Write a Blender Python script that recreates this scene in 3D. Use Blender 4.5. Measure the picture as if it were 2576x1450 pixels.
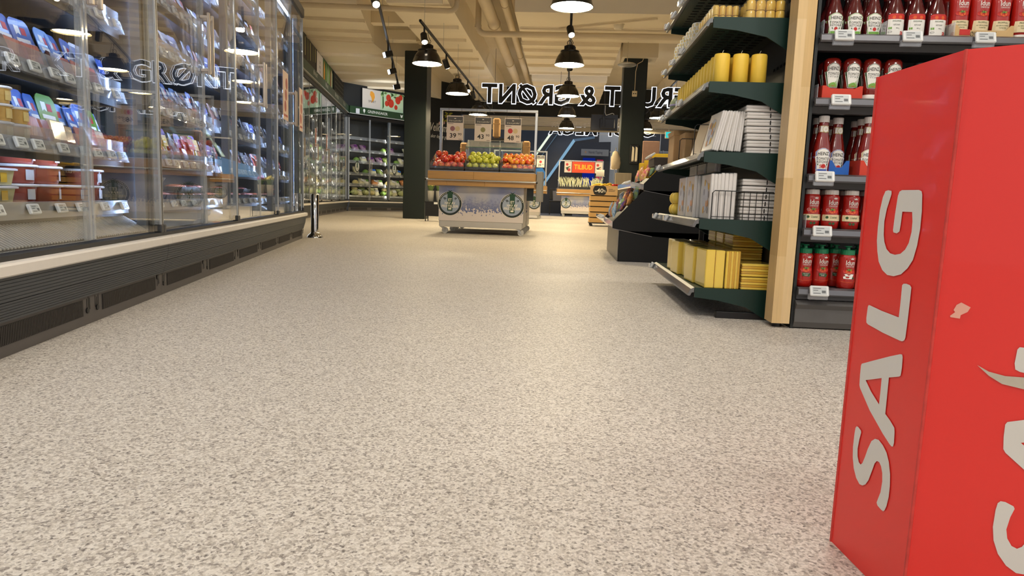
import bpy, math, random
from mathutils import Vector, Matrix
from mathutils.geometry import tessellate_polygon
random.seed(11)
for o in list(bpy.data.objects):
    bpy.data.objects.remove(o)
SC = bpy.context.scene
COL = SC.collection
PI = math.pi

# ------------------------------------------------------------------ camera
# store frame: +Y runs down the aisle, +X to the right, metres, floor at z = 0
def camera():
    yaw, pit, roll = math.radians(4.0), math.radians(7.5), math.radians(2.0)
    fwd = Vector((-math.sin(yaw) * math.cos(pit), math.cos(yaw) * math.cos(pit), -math.sin(pit)))
    right = Vector((math.cos(yaw), math.sin(yaw), 0))
    up = right.cross(fwd)
    r2 = right * math.cos(roll) + up * math.sin(roll)
    u2 = up * math.cos(roll) - right * math.sin(roll)
    cd = bpy.data.cameras.new('camera')
    cd.sensor_width = 36
    cd.sensor_fit = 'HORIZONTAL'
    cd.lens = 36 * 1720 / 2576
    cd.clip_start = 0.02
    co = bpy.data.objects.new('camera', cd)
    m = Matrix((r2, u2, -fwd)).transposed().to_4x4()
    m.translation = (0, 0, 0.5)
    co.matrix_world = m
    COL.objects.link(co)
    SC.camera = co
camera()

# ------------------------------------------------------------------ light and exposure
LAMP_NEAR = 53       # emission of the pendant discs: unseen lamps added over the near aisle
LAMP_FAR = 125        # ... and further down the shop
SPOT_DISC = 20
LED_FRIDGE = 60.0
w = bpy.data.worlds.new('world')
w.use_nodes = True
w.node_tree.nodes['Background'].inputs[0].default_value = (1.0, 0.985, 0.965, 1)
w.node_tree.nodes['Background'].inputs[1].default_value = 0.92
SC.world = w
SC.view_settings.view_transform = 'Standard'
SC.view_settings.look = 'None'
SC.view_settings.exposure = 0.16
SC.view_settings.gamma = 1.0
SC.view_settings.use_curve_mapping = False

def spot_light(name, loc, target, power, color, angle=50, size=0.03, blend=0.6):
    l = bpy.data.lights.new(name, 'SPOT')
    l.energy = power
    l.color = color
    l.spot_size = math.radians(angle)
    l.spot_blend = blend
    l.shadow_soft_size = size
    o = bpy.data.objects.new(name, l)
    o.location = loc
    d = Vector(target) - Vector(loc)
    o.rotation_euler = d.to_track_quat('-Z', 'Y').to_euler()
    COL.objects.link(o)
    return o

# ------------------------------------------------------------------ helpers: materials
def lin(c):
    return tuple((x / 255 / 12.92) if x / 255 <= 0.04045 else ((x / 255 + 0.055) / 1.055) ** 2.4 for x in c)

MATS = {}
def M(name, rgb, rough=0.5, metal=0.0, var=0.05, scale=30.0, spec=0.5, trans=0.0, coat=0.0, alpha=1.0, stretch=None):
    if name in MATS:
        return MATS[name]
    m = bpy.data.materials.new(name)
    m.use_nodes = True
    nt = m.node_tree
    b = nt.nodes['Principled BSDF']
    c = lin(rgb)
    b.inputs['Roughness'].default_value = rough
    b.inputs['Metallic'].default_value = metal
    b.inputs['Specular IOR Level'].default_value = spec
    b.inputs['Transmission Weight'].default_value = trans
    b.inputs['Coat Weight'].default_value = coat
    b.inputs['Alpha'].default_value = alpha
    if var > 0:
        tc = nt.nodes.new('ShaderNodeTexCoord')
        mp = nt.nodes.new('ShaderNodeMapping')
        nz = nt.nodes.new('ShaderNodeTexNoise')
        nz.inputs['Scale'].default_value = scale
        nz.inputs['Detail'].default_value = 3
        if stretch:
            mp.inputs['Scale'].default_value = stretch
        mx = nt.nodes.new('ShaderNodeMix')
        mx.data_type = 'RGBA'
        mx.inputs[6].default_value = (*[x * (1 - var) for x in c], 1)
        mx.inputs[7].default_value = (*[min(1, x * (1 + var)) for x in c], 1)
        nt.links.new(tc.outputs['Object'], mp.inputs['Vector'])
        nt.links.new(mp.outputs['Vector'], nz.inputs['Vector'])
        nt.links.new(nz.outputs['Fac'], mx.inputs['Factor'])
        nt.links.new(mx.outputs[2], b.inputs['Base Color'])
    else:
        b.inputs['Base Color'].default_value = (*c, 1)
    MATS[name] = m
    return m

def E(name, rgb, strength):
    if name in MATS:
        return MATS[name]
    m = bpy.data.materials.new(name)
    m.use_nodes = True
    nt = m.node_tree
    nt.nodes.remove(nt.nodes['Principled BSDF'])
    e = nt.nodes.new('ShaderNodeEmission')
    e.inputs[0].default_value = (*lin(rgb), 1)
    e.inputs[1].default_value = strength
    nt.links.new(e.outputs[0], nt.nodes['Material Output'].inputs[0])
    MATS[name] = m
    return m

def glass(name, tint=(1, 1, 1), gain=1.5, rough=0.0, haze=0.0):
    """thin pane: transparent + fresnel mirror, optionally a little diffuse haze"""
    if name in MATS:
        return MATS[name]
    m = bpy.data.materials.new(name)
    m.use_nodes = True
    nt = m.node_tree
    nt.nodes.remove(nt.nodes['Principled BSDF'])
    tr = nt.nodes.new('ShaderNodeBsdfTransparent')
    tr.inputs[0].default_value = (*tint, 1)
    gl = nt.nodes.new('ShaderNodeBsdfGlossy')
    gl.inputs['Roughness'].default_value = rough
    gl.inputs[0].default_value = (1, 1, 1, 1)
    lw = nt.nodes.new('ShaderNodeLayerWeight')       # Schlick reflectance, the same from both sides
    lw.inputs[0].default_value = 0.5
    pw = nt.nodes.new('ShaderNodeMath'); pw.operation = 'POWER'; pw.inputs[1].default_value = 5.0
    fr = nt.nodes.new('ShaderNodeMath'); fr.operation = 'MULTIPLY_ADD'
    fr.inputs[1].default_value = 0.96; fr.inputs[2].default_value = 0.04
    nt.links.new(lw.outputs['Facing'], pw.inputs[0]); nt.links.new(pw.outputs[0], fr.inputs[0])
    mu = nt.nodes.new('ShaderNodeMath')
    mu.operation = 'MULTIPLY'
    mu.use_clamp = True
    mu.inputs[1].default_value = gain
    mx = nt.nodes.new('ShaderNodeMixShader')
    nt.links.new(fr.outputs[0], mu.inputs[0])
    nt.links.new(mu.outputs[0], mx.inputs[0])
    nt.links.new(tr.outputs[0], mx.inputs[1])
    nt.links.new(gl.outputs[0], mx.inputs[2])
    out = mx.outputs[0]
    if haze > 0:
        df = nt.nodes.new('ShaderNodeBsdfDiffuse')
        df.inputs[0].default_value = (0.8, 0.82, 0.85, 1)
        m2 = nt.nodes.new('ShaderNodeMixShader')
        m2.inputs[0].default_value = haze
        nt.links.new(out, m2.inputs[1])
        nt.links.new(df.outputs[0], m2.inputs[2])
        out = m2.outputs[0]
    nt.links.new(out, nt.nodes['Material Output'].inputs[0])
    MATS[name] = m
    return m

# ------------------------------------------------------------------ helpers: geometry
class G:
    def __init__(s):
        s.v = []; s.f = []; s.m = []; s.sm = []
    def add(s, vs, fs, mi=0, smooth=False):
        n = len(s.v)
        s.v += [tuple(v) for v in vs]
        for f in fs:
            s.f.append(tuple(i + n for i in f)); s.m.append(mi); s.sm.append(smooth)
        return s
    def box(s, x0, x1, y0, y1, z0, z1, mi=0):
        vs = [(x0, y0, z0), (x1, y0, z0), (x1, y1, z0), (x0, y1, z0), (x0, y0, z1), (x1, y0, z1), (x1, y1, z1), (x0, y1, z1)]
        return s.add(vs, [(0, 3, 2, 1), (4, 5, 6, 7), (0, 1, 5, 4), (1, 2, 6, 5), (2, 3, 7, 6), (3, 0, 4, 7)], mi)
    def cbox(s, x0, x1, y0, y1, z0, z1, b=0.004, mi=0, smooth=False):
        """box with chamfered edges"""
        b = min(b, (x1 - x0) / 2.01, (y1 - y0) / 2.01, (z1 - z0) / 2.01)
        xs, ys, zs = (x0, x1), (y0, y1), (z0, z1)
        vs = []; idx = {}
        for i in (0, 1):
            for j in (0, 1):
                for k in (0, 1):
                    sx, sy, sz = (1, -1)[i] * b, (1, -1)[j] * b, (1, -1)[k] * b
                    for a, p in enumerate(((xs[i], ys[j] + sy, zs[k] + sz), (xs[i] + sx, ys[j], zs[k] + sz), (xs[i] + sx, ys[j] + sy, zs[k]))):
                        idx[i, j, k, a] = len(vs); vs.append(p)
        fs = []
        q = lambda *t: fs.append(t)
        for i in (0, 1):
            r = [idx[i, 0, 0, 0], idx[i, 1, 0, 0], idx[i, 1, 1, 0], idx[i, 0, 1, 0]]; fs.append(tuple(r if i else r[::-1]))
            r = [idx[0, i, 0, 1], idx[1, i, 0, 1], idx[1, i, 1, 1], idx[0, i, 1, 1]]; fs.append(tuple(r[::-1] if i else r))
            r = [idx[0, 0, i, 2], idx[1, 0, i, 2], idx[1, 1, i, 2], idx[0, 1, i, 2]]; fs.append(tuple(r if i else r[::-1]))
        for j in (0, 1):
            for k in (0, 1):
                q(idx[0, j, k, 1], idx[1, j, k, 1], idx[1, j, k, 2], idx[0, j, k, 2])
                q(idx[j, 0, k, 0], idx[j, 1, k, 0], idx[j, 1, k, 2], idx[j, 0, k, 2])
                q(idx[j, k, 0, 0], idx[j, k, 1, 0], idx[j, k, 1, 1], idx[j, k, 0, 1])
                for i in (0, 1):
                    pass
        for i in (0, 1):
            for j in (0, 1):
                for k in (0, 1):
                    q(idx[i, j, k, 0], idx[i, j, k, 1], idx[i, j, k, 2])
        return s.add(vs, fs, mi, smooth)
    def prism(s, poly, axis, a0, a1, mi=0):
        """poly: 2-D points; axis 'x' -> (y,z), 'y' -> (x,z), 'z' -> (x,y)"""
        def P(p, a):
            return {'x': (a, p[0], p[1]), 'y': (p[0], a, p[1]), 'z': (p[0], p[1], a)}[axis]
        n = len(poly)
        vs = [P(p, a0) for p in poly] + [P(p, a1) for p in poly]
        fs = [(i, (i + 1) % n, n + (i + 1) % n, n + i) for i in range(n)]
        tris = tessellate_polygon([[Vector((p[0], p[1], 0)) for p in poly]])
        fs += [tuple(t) for t in tris] + [tuple(n + i for i in t[::-1]) for t in tris]
        return s.add(vs, fs, mi)
    def cyl(s, p0, p1, r0, r1=None, n=12, mi=0, caps=True, smooth=True):
        r1 = r0 if r1 is None else r1
        a = Vector(p0); b = Vector(p1); d = (b - a).normalized()
        u = d.orthogonal().normalized(); w_ = d.cross(u)
        vs = []
        for c, r in ((a, r0), (b, r1)):
            for i in range(n):
                t = 2 * PI * i / n
                vs.append(c + u * math.cos(t) * r + w_ * math.sin(t) * r)
        s.add(vs, [(i, (i + 1) % n, n + (i + 1) % n, n + i) for i in range(n)], mi, smooth)
        if caps:
            s.add(vs, [tuple(range(n))[::-1], tuple(range(n, 2 * n))], mi)
        return s
    def tube(s, pts, r, n=8, mi=0):
        pts = [Vector(p) for p in pts]
        rings = []; u = None
        for i, p in enumerate(pts):
            d = (pts[min(i + 1, len(pts) - 1)] - pts[max(i - 1, 0)]).normalized()
            if u is None:
                u = d.orthogonal().normalized()
            u = (u - d * u.dot(d)).normalized()
            w_ = d.cross(u)
            rings.append([p + (u * math.cos(2 * PI * k / n) + w_ * math.sin(2 * PI * k / n)) * r for k in range(n)])
        return s.loft(rings, mi, caps=True)
    def loft(s, rings, mi=0, caps=True, smooth=True):
        n = len(rings[0])
        vs = [v for r in rings for v in r]
        fs = []
        for j in range(len(rings) - 1):
            for i in range(n):
                fs.append((j * n + i, j * n + (i + 1) % n, (j + 1) * n + (i + 1) % n, (j + 1) * n + i))
        s.add(vs, fs, mi, smooth)
        if caps:
            s.add(rings[0], [tuple(range(n))[::-1]], mi)
            s.add(rings[-1], [tuple(range(n))], mi)
        return s
    def lathe(s, prof, n=16, cx=0, cy=0, mi=0, caps=True, smooth=True):
        return s.loft([[(cx + r * math.cos(2 * PI * i / n), cy + r * math.sin(2 * PI * i / n), z) for i in range(n)] for r, z in prof], mi, caps, smooth)
    def ellip(s, c, rx, ry, rz, nu=10, nv=7, mi=0, jit=0.0):
        rings = []
        for j in range(1, nv):
            t = PI * j / nv - PI / 2
            rings.append([(c[0] + rx * math.cos(t) * math.cos(2 * PI * i / nu) * (1 + random.uniform(-jit, jit)),
                           c[1] + ry * math.cos(t) * math.sin(2 * PI * i / nu) * (1 + random.uniform(-jit, jit)),
                           c[2] + rz * math.sin(t) * (1 + random.uniform(-jit, jit))) for i in range(nu)])
        return s.loft(rings, mi)
    def poly(s, loops, fn, mi=0):
        """flat polygon (with holes): 2-D loops mapped to 3-D by fn"""
        L = [[Vector((p[0], p[1], 0)) for p in l] for l in loops]
        flat = [p for l in loops for p in l]
        return s.add([fn(*p) for p in flat], [tuple(t) for t in tessellate_polygon(L)], mi)
    def rect(s, x0, x1, z0, z1, fn, nx=1, nz=1, mi=0):
        vs = [fn(x0 + (x1 - x0) * i / nx, z0 + (z1 - z0) * j / nz) for j in range(nz + 1) for i in range(nx + 1)]
        return s.add(vs, [(j * (nx + 1) + i, j * (nx + 1) + i + 1, (j + 1) * (nx + 1) + i + 1, (j + 1) * (nx + 1) + i) for j in range(nz) for i in range(nx)], mi)
    def disc(s, x, z, rx, rz, fn, n=20, mi=0):
        return s.poly([[(x + rx * math.cos(2 * PI * i / n), z + rz * math.sin(2 * PI * i / n)) for i in range(n)]], fn, mi)
    def text(s, body, x, z, size, fn, mi=0, bold=0.0, shear=0.0, align='CENTER', sx=1.0, fit=None):
        vs, fs = tmesh(body, bold, align)
        if fit:                                   # squeeze to a given width
            wd = max(v[0] for v in vs) - min(v[0] for v in vs)
            sx = fit / (wd * size)
        return s.add([fn(x + (v[0] + shear * v[1]) * size * sx, z + v[1] * size) for v in vs], fs, mi)
    def me(s, name):
        m = bpy.data.meshes.new(name)
        m.from_pydata(s.v, [], s.f)
        m.polygons.foreach_set('material_index', s.m)
        m.polygons.foreach_set('use_smooth', s.sm)
        m.update()
        return m

TX = {}
def tmesh(body, bold=0.0, align='CENTER'):
    k = (body, bold, align)
    if k not in TX:
        cu = bpy.data.curves.new('text', 'FONT')
        cu.body = body; cu.align_x = align; cu.offset = bold
        cu.resolution_u = 2; cu.fill_mode = 'FRONT'
        ob = bpy.data.objects.new('text', cu)
        m = bpy.data.meshes.new_from_object(ob)
        TX[k] = ([(v.co.x, v.co.y) for v in m.vertices], [tuple(p.vertices) for p in m.polygons])
        bpy.data.objects.remove(ob); bpy.data.meshes.remove(m); bpy.data.curves.remove(cu)
    return TX[k]

def flatY(y):            # print on a face that looks towards -Y
    return lambda a, b: (a, y, b)

# ------------------------------------------------------------------ helpers: objects
def tag(o, label=None, cat=None, group=None, kind=None):
    if label: o['label'] = label
    if cat: o['category'] = cat
    if group: o['group'] = group
    if kind: o['kind'] = kind
    return o

def ob(name, g, mats, parent=None, loc=(0, 0, 0), rz=0.0, rot=None):
    me = g.me(name) if isinstance(g, G) else g
    if isinstance(g, G):
        for m in (mats if isinstance(mats, (list, tuple)) else [mats]):
            me.materials.append(m)
    o = bpy.data.objects.new(name, me)
    o.location = loc
    o.rotation_euler = rot if rot else (0, 0, rz)
    if parent: o.parent = parent
    COL.objects.link(o)
    return o

def thing(name, label, cat, loc=(0, 0, 0), rz=0.0, group=None):
    o = bpy.data.objects.new(name, None)
    o.empty_display_size = 0.05
    o.location = loc
    o.rotation_euler = (0, 0, rz)
    COL.objects.link(o)
    return tag(o, label, cat, group)

KIDS = {}
def dup(root, loc, rz=None, label=None, group=None, rot=None, scale=None):
    r = root.copy(); COL.objects.link(r); r.location = loc
    if rot is not None: r.rotation_euler = rot
    elif rz is not None: r.rotation_euler = (0, 0, rz)
    if scale: r.scale = scale
    if label: r['label'] = label
    if group: r['group'] = group
    k = root.name
    if k not in KIDS:
        KIDS[k] = [(c, list(c.children)) for c in root.children]
    for c, gs in KIDS[k]:
        c2 = c.copy(); COL.objects.link(c2); c2.parent = r
        for g_ in gs:
            g2 = g_.copy(); COL.objects.link(g2); g2.parent = c2
    return r

class Kind:
    """first placement uses the prototype itself, later ones copies"""
    def __init__(s, make):
        s.make = make; s.p = None
    def put(s, loc, rz=0.0, label=None, group=None, rot=None, scale=None):
        if s.p is None:
            s.p = s.make()
            s.p.location = loc
            s.p.rotation_euler = rot if rot is not None else (0, 0, rz)
            if scale: s.p.scale = scale
            if label: s.p['label'] = label
            if group: s.p['group'] = group
            return s.p
        return dup(s.p, loc, rz, label, group, rot, scale)

ORD = ['first', 'second', 'third', 'fourth', 'fifth', 'sixth', 'seventh', 'eighth', 'ninth', 'tenth', 'eleventh', 'twelfth', 'thirteenth', 'fourteenth', 'fifteenth', 'sixteenth', 'seventeenth', 'eighteenth', 'nineteenth', 'twentieth']
def nth(i):
    if i < 20: return ORD[i]
    t = ['twenty', 'thirty', 'forty', 'fifty'][i // 10 - 2] if (i + 1) % 10 else None
    if t is None: return ['thirtieth', 'fortieth', 'fiftieth', 'sixtieth'][(i + 1) // 10 - 3]
    return ['twenty', 'thirty', 'forty', 'fifty'][(i + 1) // 10 - 2] + '-' + ORD[(i + 1) % 10 - 1]

# ================================================================== the setting
def floor_material():
    m = bpy.data.materials.new('speckled_vinyl')
    m.use_nodes = True
    nt = m.node_tree; b = nt.nodes['Principled BSDF']
    tc = nt.nodes.new('ShaderNodeTexCoord')
    def vor(scale):
        v = nt.nodes.new('ShaderNodeTexVoronoi'); v.inputs['Scale'].default_value = scale
        nt.links.new(tc.outputs['Object'], v.inputs['Vector'])
        s = nt.nodes.new('ShaderNodeSeparateColor'); nt.links.new(v.outputs['Color'], s.inputs[0])
        return s
    def ramp(src, stops):
        r = nt.nodes.new('ShaderNodeValToRGB'); r.color_ramp.interpolation = 'CONSTANT'
        els = r.color_ramp.elements
        for i, (p, c) in enumerate(stops):
            e = els[i] if i < 2 else els.new(p)
            e.position = p; e.color = (*lin(c), 1)
        nt.links.new(src, r.inputs[0]); return r
    a = vor(200); c = vor(330)
    ra = ramp(a.outputs[0], [(0, (222, 216, 206)), (0.38, (203, 196, 185)), (0.58, (180, 172, 161)), (0.78, (150, 142, 134)), (0.92, (110, 104, 99))])
    rc = ramp(c.outputs[1], [(0, (212, 204, 192)), (0.35, (190, 181, 169)), (0.72, (150, 140, 131)), (0.9, (106, 98, 93))])
    mx = nt.nodes.new('ShaderNodeMix'); mx.data_type = 'RGBA'; mx.inputs[0].default_value = 0.42
    nt.links.new(ra.outputs[0], mx.inputs[6]); nt.links.new(rc.outputs[0], mx.inputs[7])
    nz = nt.nodes.new('ShaderNodeTexNoise'); nz.inputs['Scale'].default_value = 1.3; nz.inputs['Detail'].default_value = 4
    nt.links.new(tc.outputs['Object'], nz.inputs['Vector'])
    rr = nt.nodes.new('ShaderNodeMapRange'); rr.inputs[3].default_value = 0.42; rr.inputs[4].default_value = 0.6
    nt.links.new(nz.outputs[0], rr.inputs[0]); nt.links.new(rr.outputs[0], b.inputs['Roughness'])
    nt.links.new(mx.outputs[2], b.inputs['Base Color'])
    bp = nt.nodes.new('ShaderNodeBump'); bp.inputs['Strength'].default_value = 0.12; bp.inputs['Distance'].default_value = 0.001
    nt.links.new(a.outputs[1], bp.inputs['Height']); nt.links.new(bp.outputs[0], b.inputs['Normal'])
    b.inputs['Specular IOR Level'].default_value = 0.25
    return m

BEIGE = M('painted_ceiling', (240, 228, 202), 0.7, var=0.05, scale=2.5)
BEIGE2 = M('painted_pipe', (216, 200, 168), 0.55, var=0.06, scale=6)
BLACKW = M('black_wall', (24, 27, 28), 0.7, var=0.2, scale=3)
DARKGREEN = M('dark_green_paint', (12, 26, 22), 0.45, var=0.15, scale=5)
BLACK = M('black_metal', (17, 17, 18), 0.42, var=0.15, scale=12)
STEEL = M('brushed_steel', (196, 196, 194), 0.28, 1.0, var=0.05, scale=40, stretch=(1, 1, 20))
CHROME = M('chrome', (225, 225, 225), 0.06, 1.0, var=0)
WHITE = M('white_plastic', (236, 236, 232), 0.4, var=0.02)
WARMDISC = E('warm_lamp_glow', (255, 233, 190), LAMP_FAR)
FILLDISC = E('near_fill_glow', (255, 249, 241), LAMP_NEAR)
SPOTGLOW = E('spot_glow', (255, 236, 205), SPOT_DISC)
COOLGLOW = E('cool_spot_glow', (225, 236, 255), 14)

tag(ob('floor', G().box(-9, 8, -5, 21, -0.1, 0), floor_material()), 'speckled grey beige vinyl floor of the shop aisle', 'floor', kind='structure')
tag(ob('floor', G().box(-12, 12, 21, 42, -0.1, -0.002), M('mall_floor', (92, 92, 98), 0.6, var=0.12, scale=9)), 'dark grey floor outside the shop entrance', 'floor', kind='structure')

ceil = tag(ob('ceiling', G().box(-9, 8, -5, 21.5, 3.9, 4.0), M('ceiling_slab', (206, 194, 168), 0.8, var=0.12, scale=1.5)), 'beige painted ceiling with hanging ribbed soffit boxes', 'ceiling', kind='structure')
def soffit(poly, z0=3.4):
    return ob('soffit_box', G().prism(poly, 'z', z0, 3.9), BEIGE, ceil)
def rib(x0, x1, y, z, dy=0.06, h=0.055, skew=0.0):
    ob('panel_rib', G().prism([(x0, y - dy / 2 + skew), (x1, y - dy / 2), (x1, y + dy / 2), (x0, y + dy / 2 + skew)], 'z', z - h, z + 0.005), BEIGE, ceil)
soffit([(-2.83, 6.5), (-1.86, 6.5), (-1.86, 14.15), (-2.83, 14.15)])
soffit([(-2.83, 14.15), (-1.86, 14.15), (-1.86, 21.4), (-2.83, 21.4)], 3.43)
for y in (9.2, 10.6, 12.15, 13.1, 14.0, 15.0, 16.0, 17.2, 18.4, 19.6):
    rib(-2.78, -1.93, y, 3.4 if y < 14.1 else 3.43)
soffit([(-0.89, 11.18), (2.3, 11.18), (2.3, 13.15), (-0.89, 13.15)])
soffit([(-0.91, 13.15), (0.94, 13.15), (0.94, 16.2), (-0.91, 16.2)], 3.38)
soffit([(-0.91, 17.3), (0.94, 17.3), (0.94, 21.4), (-0.91, 21.4)], 3.42)
for y in (13.2, 13.75, 14.4, 15.25, 16.15):
    rib(-0.9, 0.93, y, 3.38)
for y in (17.35, 18.2, 19.1, 20.0, 20.9):
    rib(-0.9, 0.93, y, 3.42)
rib(-0.85, 2.25, 12.1, 3.4, 0.03, 0.012)
soffit([(-2.45, 6.3), (-3.26, 10.65), (-3.80, 13.54), (-6.9, 13.0), (-5.6, 6.0)])
for y in (7.7, 8.7, 9.7, 10.7, 11.8, 12.6, 13.2):
    rib(-4.1 - 0.19 * (y - 7), -2.62 - 0.186 * (y - 7.2), y, 3.4, skew=-0.18)
soffit([(-6.9, 13.0), (-3.8, 13.54), (-3.8, 21.4), (-6.9, 21.4)], 3.38)
for y in (14.6, 15.7, 16.8, 17.9, 19.0):
    rib(-6.4, -3.9, y, 3.38, skew=-0.2)
soffit([(-3.8, 14.75), (-2.83, 14.75), (-2.83, 15.1), (-3.8, 15.1)], 3.38)
soffit([(1.05, 14.2), (1.75, 14.2), (1.75, 14.9), (1.05, 14.9)], 3.36)
soffit([(2.6, 13.0), (5.0, 13.0), (5.0, 21.4), (2.6, 21.4)], 3.5)
soffit([(-3.7, 12.9), (-2.9, 12.9), (-2.9, 13.15), (-3.7, 13.15)], 3.62)

# walls ------------------------------------------------------------
tag(ob('wall_back', G().box(-3.6, 6, 21.45, 21.6, 3.02, 3.9), BLACKW), 'black wall strip above the entrance shutter', 'wall', kind='structure')
tag(ob('wall_mall', G().box(-9, 9, 34, 34.2, 0, 6), M('mall_wall', (30, 33, 42), 0.6, var=0.2, scale=1)), 'dark wall of the mall beyond the entrance', 'wall', kind='structure')
tag(ob('wall_right', G().box(6.0, 6.15, 5, 21.5, 0, 3.9), BLACKW), 'dark side wall behind the shelves on the right', 'wall', kind='structure')
FR1 = ((-1.559, 1.768, 0), math.atan2(0.976, -0.217))
FR2 = ((-4.89, 13.35, 0), math.atan2(4.81, -0.92))
FR3 = ((-5.81, 18.16, 0), math.radians(54))
tag(ob('wall_left', G().box(-3, 6.6, 0.95, 1.05, 0, 3.9), BLACKW, loc=FR1[0], rz=FR1[1]), 'black wall behind the long chilled cabinet', 'wall', kind='structure')
tag(ob('wall_left', G().box(-7, 4.93, 0.12, 0.25, 2.56, 3.6), BLACKW, loc=FR2[0], rz=FR2[1]), 'black wall panel above the second vegetable cooler', 'wall', kind='structure')
tag(ob('wall_left', G().box(-0.1, 2.9, 0.12, 0.25, 2.56, 3.9), BLACKW, loc=FR3[0], rz=FR3[1]), 'black wall panel above the corner vegetable cooler', 'wall', kind='structure')
wv = tag(ob('wall_left', G().box(2.9, 4.32, 0.0, 0.25, 0, 3.9), BLACKW, loc=FR3[0], rz=FR3[1]), 'black wall with a white handwritten welcome greeting', 'wall', kind='structure')
CHALK = M('chalk_white', (225, 225, 218), 0.8, var=0.05)
g = G()
g.text('Velkommen', 3.52, 2.42, 0.34, flatY(-0.004), bold=0.004, shear=0.25, fit=1.12)
g.text('aker deg en god handel', 3.55, 2.22, 0.15, flatY(-0.004), shear=0.25, fit=1.05)
ob('handwritten_greeting', g, CHALK, wv)
g = G()
for i in range(9):
    a = random.uniform(0, 6.3); cx = 3.55 + random.uniform(-0.14, 0.3); cz = 2.83 + random.uniform(-0.08, 0.18)
    g.poly([[(cx + 0.09 * math.cos(a) * t + 0.028 * math.sin(a) * q, cz + 0.09 * math.sin(a) * t - 0.028 * math.cos(a) * q) for t, q in ((-1, 0), (-.4, 1), (.4, .8), (1, 0), (.4, -.8), (-.4, -1))]], flatY(-0.004), 0)
for i in range(4):
    g.disc(3.36 + i * 0.07, 2.66 + (i % 2) * 0.04, 0.03, 0.05, flatY(-0.005), 10, 1)
ob('painted_vegetables', g, [M('leaf_yellow_green', (150, 148, 50), 0.8), M('radish_paint', (196, 160, 150), 0.8)], wv)
tag(ob('trim_1', G().cbox(4.32, 4.42, -0.05, 0.25, 0, 3.0, 0.01), M('grey_trim', (150, 156, 164), 0.4), loc=FR3[0], rz=FR3[1]), 'pale grey upright trim beside the entrance', 'trim', kind='structure')

# entrance: roller shutter box, beam ------------------------------
sh = thing('roller_shutter', 'ribbed grey roller shutter hanging over the shop entrance', 'shutter', (0, 21.45, 2.7))
slat = G()
slat.prism([(0, 0), (-0.022, 0.008), (-0.022, 0.03), (0, 0.038)], 'x', -3.2, 6.0)
sm = slat.me('slat'); sm.materials.append(M('shutter_slat', (222, 216, 204), 0.5, 0.0))
for i in range(7):
    ob('slat', sm, None, sh, (0, 0, 0.02 + i * 0.04))
ob('bottom_beam', G().cbox(-3.2, 6.0, -0.05, -0.001, -0.12, 0.01, 0.01), M('beam_paint', (176, 168, 150), 0.5), sh)

# columns -----------------------------------------------------------
COLG = M('column_green', (10, 24, 20), 0.5, var=0.12, scale=4)
c1 = thing('column', 'black green square column beside the fruit cart', 'column', (-3.09, 14.33, 0), group='square shop columns')
ob('shaft', G().cbox(-0.23, 0.23, -0.23, 0.23, 0, 3.38, 0.012), COLG, c1)
c2 = thing('column', 'black green square column with wooden foot and scanner holder', 'column', (1.335, 14.55, 0), group='square shop columns')
ob('shaft', G().cbox(-0.235, 0.235, -0.235, 0.235, 0, 3.36, 0.012), COLG, c2)
OAK = M('grey_oak', (150, 138, 116), 0.6, var=0.2, scale=6, stretch=(8, 8, 0.6))
ob('wood_cladding', G().cbox(-0.30, 0.02, -0.42, -0.24, 0, 1.08, 0.006), OAK, c2)
so = ob('wall_socket', G().cbox(-0.05, 0.05, -0.28, -0.236, 2.61, 2.72, 0.008), M('cream_plastic', (226, 210, 176), 0.5), c2)
ob('socket_hole', G().cyl((-0.02, -0.282, 2.665), (-0.02, -0.279, 2.665), 0.012, n=10).cyl((0.02, -0.282, 2.665), (0.02, -0.279, 2.665), 0.012, n=10), BLACK, so)
ob('cable', G().tube([(0, -0.25, 2.72), (0.0, -0.25, 3.1), (0.03, -0.25, 3.25), (0.12, -0.25, 3.3), (0.14, -0.25, 3.36)], 0.008, 6), BEIGE2, c2)
sd = ob('scanner_holder', G().cbox(-0.03, 0.15, -0.29, -0.236, 1.27, 1.66, 0.01), BLACK, c2)
g = G()
for x0, x1 in ((0.005, 0.052), (0.072, 0.119)):
    g.loft([[(x, -0.3 - 0.02 * t, z) for x, z in ((x0 + .0, 1.32 + t * .02), (x1, 1.32 + t * .02), (x1 + .0, 1.6 - t * .02), (x0 + 0.008, 1.62 - t * .02))] for t in (0, 1)])
ob('cream_shell', g, M('cream_shell', (238, 226, 198), 0.35), sd)

# ceiling pipes -------------------------------------------------------
def pipe(label, pts, r, flange=None):
    t = thing('ceiling_pipe', label, 'pipe', pts[0])
    o0 = Vector(pts[0])
    loc = [Vector(p) - o0 for p in pts]
    P = [loc[0]]
    for i in range(1, len(loc) - 1):                     # rounded elbows
        a, b, c = loc[i - 1], loc[i], loc[i + 1]
        u = (a - b).normalized(); v = (c - b).normalized(); k = min(0.14, (a - b).length / 2, (c - b).length / 2)
        for s in range(5):
            q = s / 4
            P.append(b + u * k * (1 - q) ** 2 + v * k * q ** 2)
    P.append(loc[-1])
    ob('pipe_run', G().tube(P, r, 14), BEIGE2, t)
    for q in (flange or []):
        a = Vector(q[0]) - o0; d = Vector(q[1]).normalized()
        ob('clamp_ring', G().cyl(a - d * 0.025, a + d * 0.025, r * 1.16, n=14), BEIGE2, t)
    return t
pipe('thick beige drain pipe running along the ceiling', [(-1.36, 6.5, 3.55), (-1.36, 19.5, 3.55)], 0.1, [((-1.36, 9.6, 3.55), (0, 1, 0)), ((-1.36, 12.6, 3.55), (0, 1, 0)), ((-1.36, 16, 3.55), (0, 1, 0))])
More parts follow.
